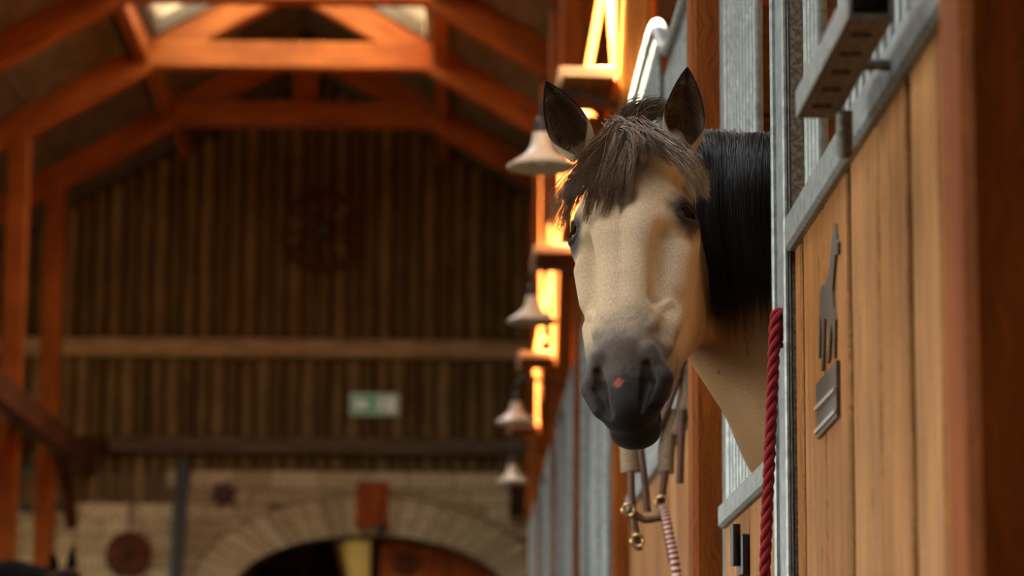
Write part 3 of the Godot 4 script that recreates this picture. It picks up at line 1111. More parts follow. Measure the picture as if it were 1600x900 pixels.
func build_far_horse() -> void:
	# a black horse looks out of the far row; only its ears and the top of its neck reach into the picture
	f_clear()
	head_bones()
	var hx := horse_frame(at(100, 893, 15.0), -40.0, 40.0, 0.0)
	var inv := hx.affine_inverse()
	var q := hx.origin
	for c in [
		[q + Vector3(-0.02, -0.08, -0.12), 0.1, q + Vector3(-0.3, -0.06, -0.2), 0.12], [q + Vector3(-0.3, -0.06, -0.2), 0.12, q + Vector3(-0.9, -0.15, -0.35), 0.2],
		[q + Vector3(-0.1, -0.22, -0.12), 0.1, q + Vector3(-0.5, -0.35, -0.25), 0.17], [q + Vector3(-0.5, -0.35, -0.25), 0.17, q + Vector3(-1.0, -0.6, -0.35), 0.26],
		[q + Vector3(-1.0, -0.55, -0.35), 0.28, q + Vector3(-1.9, -0.55, -0.35), 0.32],
	]:
		f_cone(inv * c[0], c[1], inv * c[2], c[3], 0.07, 0)
	var base: float = -q.y
	for lx in [-1.05, -1.95]:
		for lz in [-0.2, -0.5]:
			var top := q + Vector3(lx, -0.6, lz)
			f_cone(inv * top, 0.12, inv * Vector3(top.x, 0.45, top.z), 0.05, 0.08, 0)
			f_cone(inv * Vector3(top.x, 0.45, top.z), 0.05, inv * Vector3(top.x, 0.05, top.z), 0.05, 0.03, 0)
	var mb := MB.new()
	mb.colored = true
	var black := Color(0.014, 0.012, 0.012)
	f_mesh(mb, Vector3(-2.4, -1.9, -2.4), Vector3(1.8, 0.9, 0.3), 0.016, func(_p: Vector3, _g: Vector3) -> Color: return black)
	ear(mb, inv * at(108, 892, 15.0), inv * at(117, 850, 14.98), Vector3(0.3, 0, 1), 0.034, black, black, black)
	ear(mb, inv * at(84, 892, 15.05), inv * at(82, 862, 15.05), Vector3(-0.3, 0, 1), 0.03, black, black, black)
	var root := thing("horse", "black horse with a halter at the far row of stalls", "horse", Vector3(q.x - 1.0, 0, q.z - 0.35))
	var body := MeshInstance3D.new()
	body.mesh = mb.mesh()
	body.material_override = mats.black_coat
	body.name = "body"
	root.add_child(body, true)
	body.transform = Transform3D(Basis(), -root.position) * hx
	var hb := MB.new()
	var ring := PackedVector3Array()
	for i in 24:
		var a := TAU * i / 24
		ring.append(hx * push_out(Vector3(0.17 * sin(a), -0.06 + 0.03 * cos(a), -0.12 + 0.17 * cos(a)) * 0.8, 0.004))
	tube(hb, ring, PackedFloat32Array([0.009]), 8, false, true)
	var ho := obj("halter_strap", hb, mats.leather, root)
	tag(ho, "brown halter strap")


# ---------------------------------------------------------------- things on the gable wall
func build_gable_things() -> void:
	var zf := WALL_Z + 0.04
	# cart wheel
	var c := at(505, 362, 23.93)
	var w := thing("cart_wheel", "old wooden cart wheel hung on the boarded gable", "wheel", c)
	var rim := MB.new()
	lathe(rim, Transform3D(Basis(Vector3.RIGHT, PI / 2), c), [Vector2(0.31, -0.03), Vector2(0.375, -0.03), Vector2(0.375, 0.03), Vector2(0.31, 0.03), Vector2(0.31, -0.03)], 40)
	obj("rim", rim, mats.timber_dark_and_shaded, w)
	var hub := MB.new()
	lathe(hub, Transform3D(Basis(Vector3.RIGHT, PI / 2), c), [Vector2(0.0, -0.03), Vector2(0.07, -0.03), Vector2(0.075, 0.02), Vector2(0.06, 0.07), Vector2(0.035, 0.09), Vector2(0.0, 0.09)], 24)
	obj("hub", hub, mats.dark_wood, w)
	var hb := MB.new()
	lathe(hb, Transform3D(Basis(Vector3.RIGHT, PI / 2), c), [Vector2(0.0, 0.088), Vector2(0.045, 0.088), Vector2(0.045, 0.1), Vector2(0.0, 0.1)], 20)
	obj("hub_cap", hb, mats.iron, w)
	for i in 12:
		var a := TAU * i / 12
		var d := Vector3(cos(a), sin(a), 0)
		var sp := MB.new()
		bar(sp, c + d * 0.065, c + d * 0.315, 0.032, 0.028, Vector3(0, 0, 1), 0.006)
		obj("spoke", sp, mats.timber_dark_and_shaded, w)
	# emergency exit sign
	var s0 := at(547, 614, 23.9)
	var s1 := at(623, 649, 23.9)
	var ex := thing("exit_sign", "green and white emergency exit sign on the gable boards", "sign", Vector3((s0.x + s1.x) / 2, (s0.y + s1.y) / 2, WALL_Z + 0.05))
	slab("case", Vector3(s0.x, s1.y, WALL_Z + 0.036), Vector3(s1.x, s0.y, WALL_Z + 0.08), mats.sign_white, ex, 0.01)
	var W := s1.x - s0.x
	var H := s0.y - s1.y
	var face_z := WALL_Z + 0.0802
	var fld := func(called: String, pts: Array, m: Material, z: float) -> void:
		var poly := PackedVector2Array()
		for p in pts:
			poly.append(Vector2(s0.x + p[0] * W, s1.y + p[1] * H))
		var mb := MB.new()
		prism(mb, Transform3D(Basis(), Vector3(0, 0, z)), poly, 0.003)
		obj(called, mb, m, ex)
	fld.call("green_field", [[0.03, 0.07], [0.97, 0.07], [0.97, 0.93], [0.03, 0.93]], mats.sign_green, face_z)
	fld.call("arrow", [[0.07, 0.5], [0.2, 0.84], [0.2, 0.64], [0.38, 0.64], [0.38, 0.36], [0.2, 0.36], [0.2, 0.16]], mats.sign_white, face_z + 0.003)
	fld.call("door_mark", [[0.74, 0.14], [0.92, 0.14], [0.92, 0.86], [0.74, 0.86]], mats.sign_white, face_z + 0.003)
	fld.call("running_figure", [[0.52, 0.14], [0.57, 0.16], [0.6, 0.36], [0.66, 0.28], [0.7, 0.13], [0.74, 0.15], [0.7, 0.36], [0.64, 0.46], [0.66, 0.58], [0.72, 0.5], [0.74, 0.55], [0.66, 0.72], [0.6, 0.72], [0.53, 0.62], [0.5, 0.48], [0.53, 0.46], [0.57, 0.58], [0.6, 0.6], [0.57, 0.42]], mats.sign_white, face_z + 0.003)
	fld.call("figure_head", [[0.63, 0.76], [0.66, 0.74], [0.69, 0.76], [0.7, 0.81], [0.68, 0.86], [0.65, 0.87], [0.62, 0.84], [0.62, 0.79]], mats.sign_white, face_z + 0.003)
	# small slatted shutter above the arch
	var a0 := at(557, 752, 23.92)
	var a1 := at(606, 822, 23.92)
	var zt := WALL_Z + 0.05
	var sh := thing("wall_shutter", "small reddish brown slatted shutter above the stone arch", "shutter", Vector3((a0.x + a1.x) / 2, a1.y, zt))
	slab("frame", Vector3(a0.x, a1.y, zt), Vector3(a1.x, a0.y, zt + 0.04), mats.door_wood, sh, 0.006)
	for i in 4:
		var x := lerpf(a0.x + 0.03, a1.x - 0.075, i / 3.0)
		slab("slat", Vector3(x, a1.y + 0.08, zt + 0.04), Vector3(x + 0.042, a0.y - 0.03, zt + 0.06), mats.door_wood, sh, 0.004)
	slab("sill", Vector3(a0.x - 0.01, a1.y - 0.01, zt), Vector3(a1.x + 0.01, a1.y + 0.05, zt + 0.07), mats.door_wood, sh, 0.006)
	var kp := at(596, 826, 23.92)
	var kh := MB.new()
	lathe(kh, Transform3D(Basis(), Vector3(kp.x, kp.y - 0.05, zt + 0.06)), [Vector2(0, 0), Vector2(0.035, 0.0), Vector2(0.045, 0.05), Vector2(0.03, 0.08), Vector2(0.0, 0.085)], 16)
	tag(obj("arch_lantern", kh, mats.iron, self), "small dark fitting at the crown of the stone arch", "fitting")
	# star-shaped wall anchor
	var rc := at(350, 772, 23.92)
	var star := PackedVector2Array()
	for i in 12:
		var a := TAU * i / 12 + 0.26
		star.append(Vector2(cos(a), sin(a)) * (0.13 if i % 2 == 0 else 0.085))
	var sm := MB.new()
	prism(sm, Transform3D(Basis(), Vector3(rc.x, rc.y, WALL_Z + 0.05)), star, 0.03)
	var so := thing("wall_rosette", "brown star shaped rosette on the stone wall left of the arch", "rosette", Vector3(rc.x, rc.y, WALL_Z + 0.05))
	obj("star", sm, mats.rusty_iron, so)
	var kn := MB.new()
	lathe(kn, Transform3D(Basis(Vector3.RIGHT, PI / 2), Vector3(rc.x, rc.y, WALL_Z + 0.08)), [Vector2(0.0, 0.04), Vector2(0.03, 0.03), Vector2(0.04, 0.0)].map(func(v): return Vector2(v.x, v.y)), 16)
	obj("knob", kn, mats.rusty_iron, so)
	# dark wooden box on the right of the arch
	var b0 := at(796, 750, 23.9)
	var b1 := at(826, 806, 23.9)
	var bo := thing("wall_box", "small dark wooden box on the stone wall beside the stall row", "box", Vector3((b0.x + b1.x) / 2, b1.y, WALL_Z + 0.05))
	slab("case", Vector3(b0.x, b1.y, WALL_Z + 0.05), Vector3(b1.x, b0.y, WALL_Z + 0.18), mats.dark_wood, bo, 0.006)
	slab("lid", Vector3(b0.x - 0.012, b0.y, WALL_Z + 0.05), Vector3(b1.x + 0.012, b0.y + 0.02, WALL_Z + 0.2), mats.timber_dark_and_shaded, bo, 0.004)
	# round wooden disc on a cord
	var dc := at(200, 866, 23.9)
	var di := thing("round_disc", "round brown wooden disc hanging on a cord at the stone wall", "disc", Vector3(dc.x, dc.y, WALL_Z + 0.06))
	var dm := MB.new()
	lathe(dm, Transform3D(Basis(Vector3.RIGHT, PI / 2), Vector3(dc.x, dc.y, WALL_Z + 0.05)), [Vector2(0.0, 0.0), Vector2(0.195, 0.0), Vector2(0.2, 0.02), Vector2(0.19, 0.05), Vector2(0.16, 0.055), Vector2(0.05, 0.045), Vector2(0.0, 0.045)], 36)
	obj("plate", dm, mats.timber_dark_and_shaded, di)
	var dk := MB.new()
	lathe(dk, Transform3D(Basis(Vector3.RIGHT, PI / 2), Vector3(dc.x, dc.y, WALL_Z + 0.09)), [Vector2(0.05, 0.0), Vector2(0.045, 0.03), Vector2(0.0, 0.035)], 20)
	obj("boss", dk, mats.dark_wood, di)
	var dr := MB.new()
	rod(dr, Vector3(dc.x, dc.y + 0.19, WALL_Z + 0.06), Vector3(dc.x, dc.y + 0.42, WALL_Z + 0.06), 0.014, 8)
	obj("cord", dr, mats.leather, di)
	# dark green column and framed board on the left
	var gp := MB.new()
	bar(gp, Vector3(at(276, 900, 23.85).x - 0.08, 0, WALL_Z + 0.13), Vector3(-2.42, 3.2, WALL_Z + 0.13), 0.11, 0.11, Vector3(0, 0, 1), 0.006)
	tag(obj("steel_column", gp, mats.green_paint, self), "dark green steel column left of the stone arch", "column")
	var f0 := at(22, 724, 23.9)
	var f1 := at(104, 800, 23.9)
	var fr := thing("framed_board", "dark framed board on the wall behind the far posts", "picture", Vector3((f0.x + f1.x) / 2, f1.y, WALL_Z + 0.04))
	slab("panel", Vector3(f0.x, f1.y, WALL_Z + 0.036), Vector3(f1.x, f0.y, WALL_Z + 0.05), mats.cladding_c, fr, 0.002)
	for e in [[f0.x, f1.y, f1.x, f1.y + 0.08], [f0.x, f0.y - 0.05, f1.x, f0.y], [f0.x, f1.y + 0.08, f0.x + 0.06, f0.y - 0.05], [f1.x - 0.06, f1.y + 0.08, f1.x, f0.y - 0.05]]:
		slab("frame_bar", Vector3(e[0], e[1], WALL_Z + 0.05), Vector3(e[2], e[3], WALL_Z + 0.075), mats.green_paint, fr, 0.004)
	# seen through the gate: a dark rack and a pale pole leaning beside it
	var rk := thing("shelf_rack", "dark rack with shelves in the room behind the gate", "rack", Vector3(-1.95, 0, -26.5))
	for x in [-2.35, -1.5]:
		slab("upright", Vector3(x - 0.03, 0, -26.7), Vector3(x + 0.03, 2.7, -26.3), mats.timber_dark_and_shaded, rk, 0.004)
	for i in 6:
		slab("shelf", Vector3(-2.32, 0.4 + i * 0.42, -26.7), Vector3(-1.53, 0.44 + i * 0.42, -26.3), mats.beam_grey, rk, 0.004)
	var po := MB.new()
	var p0 := at(556, 960, 25.4)
	rod(po, Vector3(p0.x + 0.5, 0, -25.4), at(524, 838, 25.4), 0.03, 10)
	tag(obj("leaning_pole", po, mats.pale_and_lit_wood, self), "pale pole leaning in the gate opening beside the window", "pole")


# ---------------------------------------------------------------- horses: a smooth field of tapered bones, meshed as surface nets
const HS := 1.055  # the head's size
var f_type := PackedInt32Array()
var f_a := PackedVector3Array()
var f_b := PackedVector3Array()
var f_inv := PackedFloat32Array()
var f_r := PackedFloat32Array()
var f_dr := PackedFloat32Array()
var f_k := PackedFloat32Array()
var f_all := PackedInt32Array()


func f_clear() -> void:
	f_type.clear()
	f_a.clear()
	f_b.clear()
	f_inv.clear()
	f_r.clear()
	f_dr.clear()
	f_k.clear()
	f_all.clear()


func f_cone(a: Vector3, ra: float, b: Vector3, rb: float, k: float, flags := 2) -> void:
	# flags: 1 ellipsoid, 2 mirrored in x, 4 cut away
	f_all.append(f_type.size())
	f_type.append(flags)
	f_a.append(a)
	f_b.append(b - a)
	f_inv.append(1.0 / maxf((b - a).length_squared(), 1e-9))
	f_r.append(ra)
	f_dr.append(rb - ra)
	f_k.append(k)


func f_ball(a: Vector3, r: Vector3, k: float, flags := 2) -> void:
	f_all.append(f_type.size())
	f_type.append(flags | 1)
	f_a.append(a)
	f_b.append(r)
	f_inv.append(0.0)
	f_r.append(0.0)
	f_dr.append(0.0)
	f_k.append(k)


func f_one(i: int, p: Vector3) -> float:
	var ty := f_type[i]
	var e := (Vector3(absf(p.x), p.y, p.z) if ty & 2 else p) - f_a[i]
	var b := f_b[i]
	if ty & 1:
		var w := e / b
		var k1 := (w / b).length()
		var k0 := w.length()
		return k0 * (k0 - 1.0) / maxf(k1, 1e-6)
	var h := clampf(e.dot(b) * f_inv[i], 0.0, 1.0)
	return (e - b * h).length() - f_r[i] - f_dr[i] * h


func f_at(p: Vector3, ids: PackedInt32Array) -> float:
	var d := 9.0
	var q := Vector3(absf(p.x), p.y, p.z)
	for i in ids:
		var ty := f_type[i]
		var e := (q if ty & 2 else p) - f_a[i]
		var b := f_b[i]
		var s: float
		if ty & 1:
			var w := e / b
			var k0 := w.length()
			s = k0 * (k0 - 1.0) / maxf((w / b).length(), 1e-6)
		else:
			var h := clampf(e.dot(b) * f_inv[i], 0.0, 1.0)
			s = (e - b * h).length() - f_r[i] - f_dr[i] * h
		var k := f_k[i]
		if ty & 4:
			var o := -d
			var g := maxf(k - absf(o - s), 0.0) / k
			d = -(minf(o, s) - g * g * k * 0.25)
		else:
			var g := maxf(k - absf(d - s), 0.0) / k
			d = minf(d, s) - g * g * k * 0.25
	return d


func f_grad(p: Vector3, ids: PackedInt32Array, e := 0.0015) -> Vector3:
	var a := f_at(p + Vector3(e, -e, -e), ids)
	var b := f_at(p + Vector3(-e, -e, e), ids)
	var c := f_at(p + Vector3(-e, e, -e), ids)
	var d := f_at(p + Vector3(e, e, e), ids)
	return Vector3(a - b - c + d, -a - b + c + d, -a + b - c + d).normalized()


func f_near(center: Vector3, reach: float) -> PackedInt32Array:
	var ids := PackedInt32Array()
	for i in f_all:
		if f_one(i, center) < reach + f_k[i]:
			ids.append(i)
	return ids


func f_mesh(mb: MB, lo: Vector3, hi: Vector3, cell: float, paint: Callable) -> void:
	var nb := 6
	var bs := cell * nb
	var counts := Vector3i(((hi - lo) / bs).ceil())
	var cells := {}
	var edges := []
	var w := nb + 1
	var val := PackedFloat32Array()
	val.resize(w * w * w)
	var half := Vector3.ONE * bs * 0.5
	var reach := bs * 0.87
	for bz in counts.z:
		for by in counts.y:
			for bxx in counts.x:
				var base := lo + Vector3(bxx, by, bz) * bs
				var ids := f_near(base + half, reach * 1.5)
				if ids.is_empty() or absf(f_at(base + half, ids)) > reach * 2.3:
					continue
				var o := 0
				var pos := 0
				for k in w:
					for j in w:
						for i in w:
							var d := f_at(base + Vector3(i, j, k) * cell, ids)
							val[o] = d
							if d < 0.0:
								pos += 1
							o += 1
				if pos == 0 or pos == w * w * w:
					continue
				for k in nb:
					for j in nb:
						for i in nb:
							var c0 := i + j * w + k * w * w
							var d0 := val[c0]
							var sum := Vector3.ZERO
							var cnt := 0
							var d1 := val[c0 + 1]
							var d2 := val[c0 + w]
							var d3 := val[c0 + w + 1]
							var d4 := val[c0 + w * w]
							var d5 := val[c0 + w * w + 1]
							var d6 := val[c0 + w * w + w]
							var d7 := val[c0 + w * w + w + 1]
							var inside := int(d0 < 0) + int(d1 < 0) + int(d2 < 0) + int(d3 < 0) + int(d4 < 0) + int(d5 < 0) + int(d6 < 0) + int(d7 < 0)
							if inside == 0 or inside == 8:
								continue
							for e in [[d0, d1, 0, 0, 0, 0], [d2, d3, 0, 0, 1, 0], [d4, d5, 0, 0, 0, 1], [d6, d7, 0, 0, 1, 1], [d0, d2, 1, 0, 0, 0], [d1, d3, 1, 1, 0, 0], [d4, d6, 1, 0, 0, 1], [d5, d7, 1, 1, 0, 1], [d0, d4, 2, 0, 0, 0], [d1, d5, 2, 1, 0, 0], [d2, d6, 2, 0, 1, 0], [d3, d7, 2, 1, 1, 0]]:
								var ea: float = e[0]
								var eb: float = e[1]
								if (ea < 0.0) != (eb < 0.0):
									var q := Vector3(e[3], e[4], e[5])
									var ax: int = e[2]
									q[ax] = ea / (ea - eb)
									sum += q
									cnt += 1
							var p := base + (Vector3(i, j, k) + sum / cnt) * cell
							var g := f_grad(p, ids)
							p -= g * clampf(f_at(p, ids), -cell, cell)
							g = f_grad(p, ids)
							var gx := bxx * nb + i
							var gy := by * nb + j
							var gz := bz * nb + k
							var key := gx + gy * 4096 + gz * 16777216
							mb.tint = paint.call(p, g)
							cells[key] = mb.vert(p, g, Vector2(p.x, p.y))
							if (d0 < 0.0) != (d1 < 0.0):
								edges.append([key, 4096, 16777216])
							if (d0 < 0.0) != (d2 < 0.0):
								edges.append([key, 1, 16777216])
							if (d0 < 0.0) != (d4 < 0.0):
								edges.append([key, 1, 4096])
	for e in edges:
		var a: int = cells.get(e[0], -1)
		var b: int = cells.get(e[0] - e[1], -1)
		var c: int = cells.get(e[0] - e[1] - e[2], -1)
		var d: int = cells.get(e[0] - e[2], -1)
		if a >= 0 and b >= 0 and c >= 0 and d >= 0:
			mb.tri(a, b, c)
			mb.tri(a, c, d)


const EYE_C := Vector3(0.083, -0.19, -0.071)
const EYE_N := Vector3(0.8635, 0.03, 0.503)


func eyelids(mb: MB, side: float, paint: Callable) -> void:
	# a ring of skin from the socket's edge to the almond slit on the ball
	var et := Vector3(-0.42, -0.34, 0.84)
	et = (et - EYE_N * et.dot(EYE_N)).normalized()
	var eu := et.cross(EYE_N).normalized()
	if eu.y < 0.0:
		eu = -eu
	var na := 48
	var nr := 10
	var pos := []
	for i in na:
		var a := TAU * i / na
		var ca := cos(a)
		var sa := sin(a)
		# socket edge: follow the line of sight of the eye down to the coat
		var o := EYE_C + et * ca * 0.036 + eu * sa * (0.033 if sa > 0 else 0.028)
		var h := 0.05
		for k in 24:
			h -= f_at(o + EYE_N * h, f_all) * 0.8
		h -= 0.0015
		var up := 0.016 if sa > 0 else 0.012
		var inn := et * signf(ca) * pow(absf(ca), 0.8) * 0.0215 + eu * (sa * up + 0.001)
		var ih := sqrt(maxf(0.0, 0.0278 * 0.0278 - inn.length_squared()))
		var ring := []
		for j in nr + 1:
			var s := float(j) / nr
			var tang := (et * ca * 0.036 + eu * sa * (0.033 if sa > 0 else 0.028)).lerp(inn, s)
			var bulge := (0.0055 if sa > 0 else 0.0025) * pow(sin(PI * pow(s, 1.9)), 1.0) * (0.45 + 0.55 * absf(sa))
			var crease := -0.0028 * exp(-pow((s - 0.42) / 0.1, 2.0)) * maxf(sa, 0.0)
			var hh := lerpf(h, ih + 0.0016, ss(0.0, 0.8, s)) + bulge + crease
			if j == nr:
				hh = ih - 0.002
			ring.append(EYE_C + tang + EYE_N * hh)
		pos.append(ring)
	var first := mb.v.size()
	for i in na:
		for j in nr + 1:
			var p: Vector3 = pos[i][j]
			var du: Vector3 = pos[(i + 1) % na][j] - pos[(i + na - 1) % na][j]
			var dv: Vector3 = pos[i][mini(j + 1, nr)] - pos[i][maxi(j - 1, 0)]
			var nn := du.cross(dv).normalized()
			if nn.dot(EYE_N) < 0.0:
				nn = -nn
			var s := float(j) / nr
			var c: Color = paint.call(p, nn)
			mb.tint = c.lerp(Color(0.03, 0.024, 0.02), ss(0.2, 0.5, s))  # bare dark skin of the lids, as on the muzzle
			mb.vert(Vector3(p.x * side, p.y, p.z), Vector3(nn.x * side, nn.y, nn.z), Vector2(s, 0))
	for i in na:
		for j in nr:
			var a := first + i * (nr + 1) + j
			var b := first + ((i + 1) % na) * (nr + 1) + j
			mb.tri(a, a + 1, b + 1)
			mb.tri(a, b + 1, b)


func head_bones() -> void:
	# head in its own axes: x to its left, y up the face, z out of the face; the poll is the origin
	var M := 2
	f_ball(Vector3(0, -0.105, -0.09), Vector3(0.076, 0.125, 0.082), 0.03, 0)
	f_cone(Vector3(0.034, -0.08, -0.06), 0.046, Vector3(0.03, -0.24, -0.052), 0.05, 0.03)
	f_cone(Vector3(0, -0.1, -0.054), 0.05, Vector3(0, -0.47, -0.05), 0.04, 0.03, 0)
	f_cone(Vector3(0.024, -0.23, -0.044), 0.041, Vector3(0.017, -0.47, -0.05), 0.035, 0.03)
	f_cone(Vector3(0.066, -0.145, -0.066), 0.034, Vector3(0.078, -0.19, -0.077), 0.034, 0.03)
	f_cone(Vector3(0.076, -0.21, -0.095), 0.026, Vector3(0.058, -0.37, -0.09), 0.013, 0.03)
	f_ball(Vector3(0.052, -0.235, -0.18), Vector3(0.04, 0.13, 0.105), 0.035, M)
	f_cone(Vector3(0.036, -0.2, -0.115), 0.056, Vector3(0.028, -0.42, -0.1), 0.044, 0.04)
	f_cone(Vector3(0.04, -0.3, -0.2), 0.042, Vector3(0.024, -0.49, -0.14), 0.028, 0.04)
	f_ball(Vector3(0, -0.515, -0.078), Vector3(0.053, 0.07, 0.056), 0.03, 0)
	f_cone(Vector3(0.038, -0.5, -0.056), 0.022, Vector3(0.046, -0.55, -0.068), 0.021, 0.022)
	f_ball(Vector3(0, -0.58, -0.078), Vector3(0.044, 0.036, 0.038), 0.03, 0)
	f_cone(Vector3(0.028, -0.02, -0.1), 0.052, Vector3(0, -0.01, -0.16), 0.06, 0.04)
	f_cone(Vector3(0.056, -0.03, -0.085), 0.028, Vector3(0.066, 0.02, -0.088), 0.02, 0.025)
	# veins and the muscle over the nose
	f_cone(Vector3(0.088, -0.27, -0.13), 0.005, Vector3(0.062, -0.36, -0.095), 0.005, 0.012)
	f_cone(Vector3(0.062, -0.36, -0.095), 0.005, Vector3(0.06, -0.43, -0.11), 0.005, 0.012)
	f_cone(Vector3(0.05, -0.36, -0.07), 0.012, Vector3(0.04, -0.47, -0.06), 0.012, 0.02)
	# hollows
	f_ball(Vector3(0.094, -0.115, -0.05), Vector3(0.016, 0.02, 0.02), 0.03, M | 4)
	f_cone(Vector3(0.066, -0.25, -0.03), 0.014, Vector3(0.06, -0.38, -0.04), 0.016, 0.03, M | 4)
	f_cone(Vector3(0.08, -0.4, -0.12), 0.014, Vector3(0.072, -0.46, -0.11), 0.016, 0.03, M | 4)
	# a hollow for the eye, closed by the lids
	f_ball(EYE_C + EYE_N * 0.034, Vector3(0.021, 0.02, 0.021), 0.006, M | 4)
	# lower lip and chin, then the nostrils
	f_ball(Vector3(0, -0.592, -0.112), Vector3(0.042, 0.026, 0.036), 0.005, 0)
	f_ball(Vector3(0, -0.55, -0.145), Vector3(0.034, 0.035, 0.03), 0.025, 0)
	f_cone(Vector3(0.042, -0.495, -0.03), 0.014, Vector3(0.062, -0.535, -0.056), 0.013, 0.012)
	f_cone(Vector3(0.062, -0.535, -0.056), 0.013, Vector3(0.048, -0.575, -0.064), 0.01, 0.015)


func ss(a: float, b: float, x: float) -> float:
	return smoothstep(a, b, x)


func horse_frame(poll: Vector3, pitch: float, yaw: float, lean: float) -> Transform3D:
	var b := Basis(Vector3.BACK, deg_to_rad(lean)) * Basis(Vector3.UP, deg_to_rad(yaw)) * Basis(Vector3.RIGHT, deg_to_rad(pitch))
	return Transform3D(b, poll)


func strand(mb: MB, pts: PackedVector3Array, r: float, c0: Color, c1: Color) -> void:
	var m := pts.size()
	var first := mb.v.size()
	var up := Vector3(0.3, 0.2, 0.93)
	for i in m:
		var d := (pts[mini(i + 1, m - 1)] - pts[maxi(i - 1, 0)]).normalized()
		up = (up - d * up.dot(d)).normalized()
		var x := d.cross(up)
		var f := float(i) / (m - 1)
		var rr := r * (1.0 - 0.85 * f * f)
		mb.tint = c0.lerp(c1, f)
		for k in 3:
			var a := TAU * k / 3.0
			var nn := up * cos(a) + x * sin(a)
			mb.vert(pts[i] + nn * rr, nn)
	for i in m - 1:
		for k in 3:
			var a := first + i * 3 + k
			var a2 := first + i * 3 + (k + 1) % 3
			mb.ix.append_array(PackedInt32Array([a, a2 + 3, a2, a, a + 3, a2 + 3]))


func push_out(p: Vector3, off: float) -> Vector3:
	# keeps a hair at least «off» above the coat
	var ids := f_near(p, 0.05)
	if ids.is_empty():
		return p
	var d := f_at(p, ids)
	if d < off:
		var g := f_grad(p, ids, 0.004)
		p += g * (off - d)
	return p


func ear(mb: MB, base: Vector3, tip: Vector3, facing: Vector3, wide: float, out_c: Color, in_c: Color, rim_c: Color) -> void:
	# a cupped leaf: outer and inner skin, joined along the rim
	var axis := (tip - base).normalized()
	var f := (facing - axis * facing.dot(axis)).normalized()
	var side := axis.cross(f)
	var ns := 20
	var nk := 18
	for skin in 2:
		var first := mb.v.size()
		for i in ns + 1:
			var s := float(i) / ns
			var prof := pow(sin(PI * clampf(0.16 + 0.84 * s, 0.0, 1.0) ), 0.75) * (1.0 - 0.25 * s)
			var rho := wide * maxf(prof, 0.03)
			var open := deg_to_rad(lerpf(160.0, 84.0, ss(0.0, 0.55, s)))
			var c := base.lerp(tip, s) + f * 0.012 * sin(PI * s) - f * 0.012 * s * s
			for k in nk + 1:
				var u := (2.0 * k / nk - 1.0)
				var a := u * open
				var dirn := side * sin(a) - f * cos(a)
				var p := c + dirn * (rho if skin == 0 else maxf(rho - 0.003, rho * 0.6))
				var edge := ss(0.78, 0.97, absf(u))
				if skin == 0:
					mb.tint = out_c.lerp(rim_c, maxf(edge * ss(0.25, 0.5, s), ss(0.82, 0.96, s)))
				else:
					var streak := 0.6 + 0.8 * absf(sin(u * 5.0 + s * 3.0)) * (1.0 - s * 0.5)
					mb.tint = (in_c * streak).lerp(rim_c, maxf(edge * ss(0.2, 0.5, s), ss(0.8, 0.95, s))).lerp(out_c, (1.0 - ss(0.05, 0.22, s)) * 0.8)
				mb.vert(p, dirn if skin == 0 else -dirn, Vector2(u, s))
		for i in ns:
			for k in nk:
				var a := first + i * (nk + 1) + k
				mb.tri(a, a + 1, a + nk + 2)
				mb.tri(a, a + nk + 2, a + nk + 1)
	# rim
	var rows := (ns + 1) * (nk + 1)
	var o1 := mb.v.size() - rows
	var o0 := o1 - rows
	for e in [0, nk]:
		for i in ns:
			var a: int = o0 + i * (nk + 1) + e
			var b: int = o1 + i * (nk + 1) + e
			var nn: Vector3 = f
			var q := []
			for j in [a, a + nk + 1, b + nk + 1, b]:
				mb.tint = mb.c[j]
				q.append(mb.vert(mb.v[j], nn))
			mb.tri(q[0], q[1], q[2])
			mb.tri(q[0], q[2], q[3])


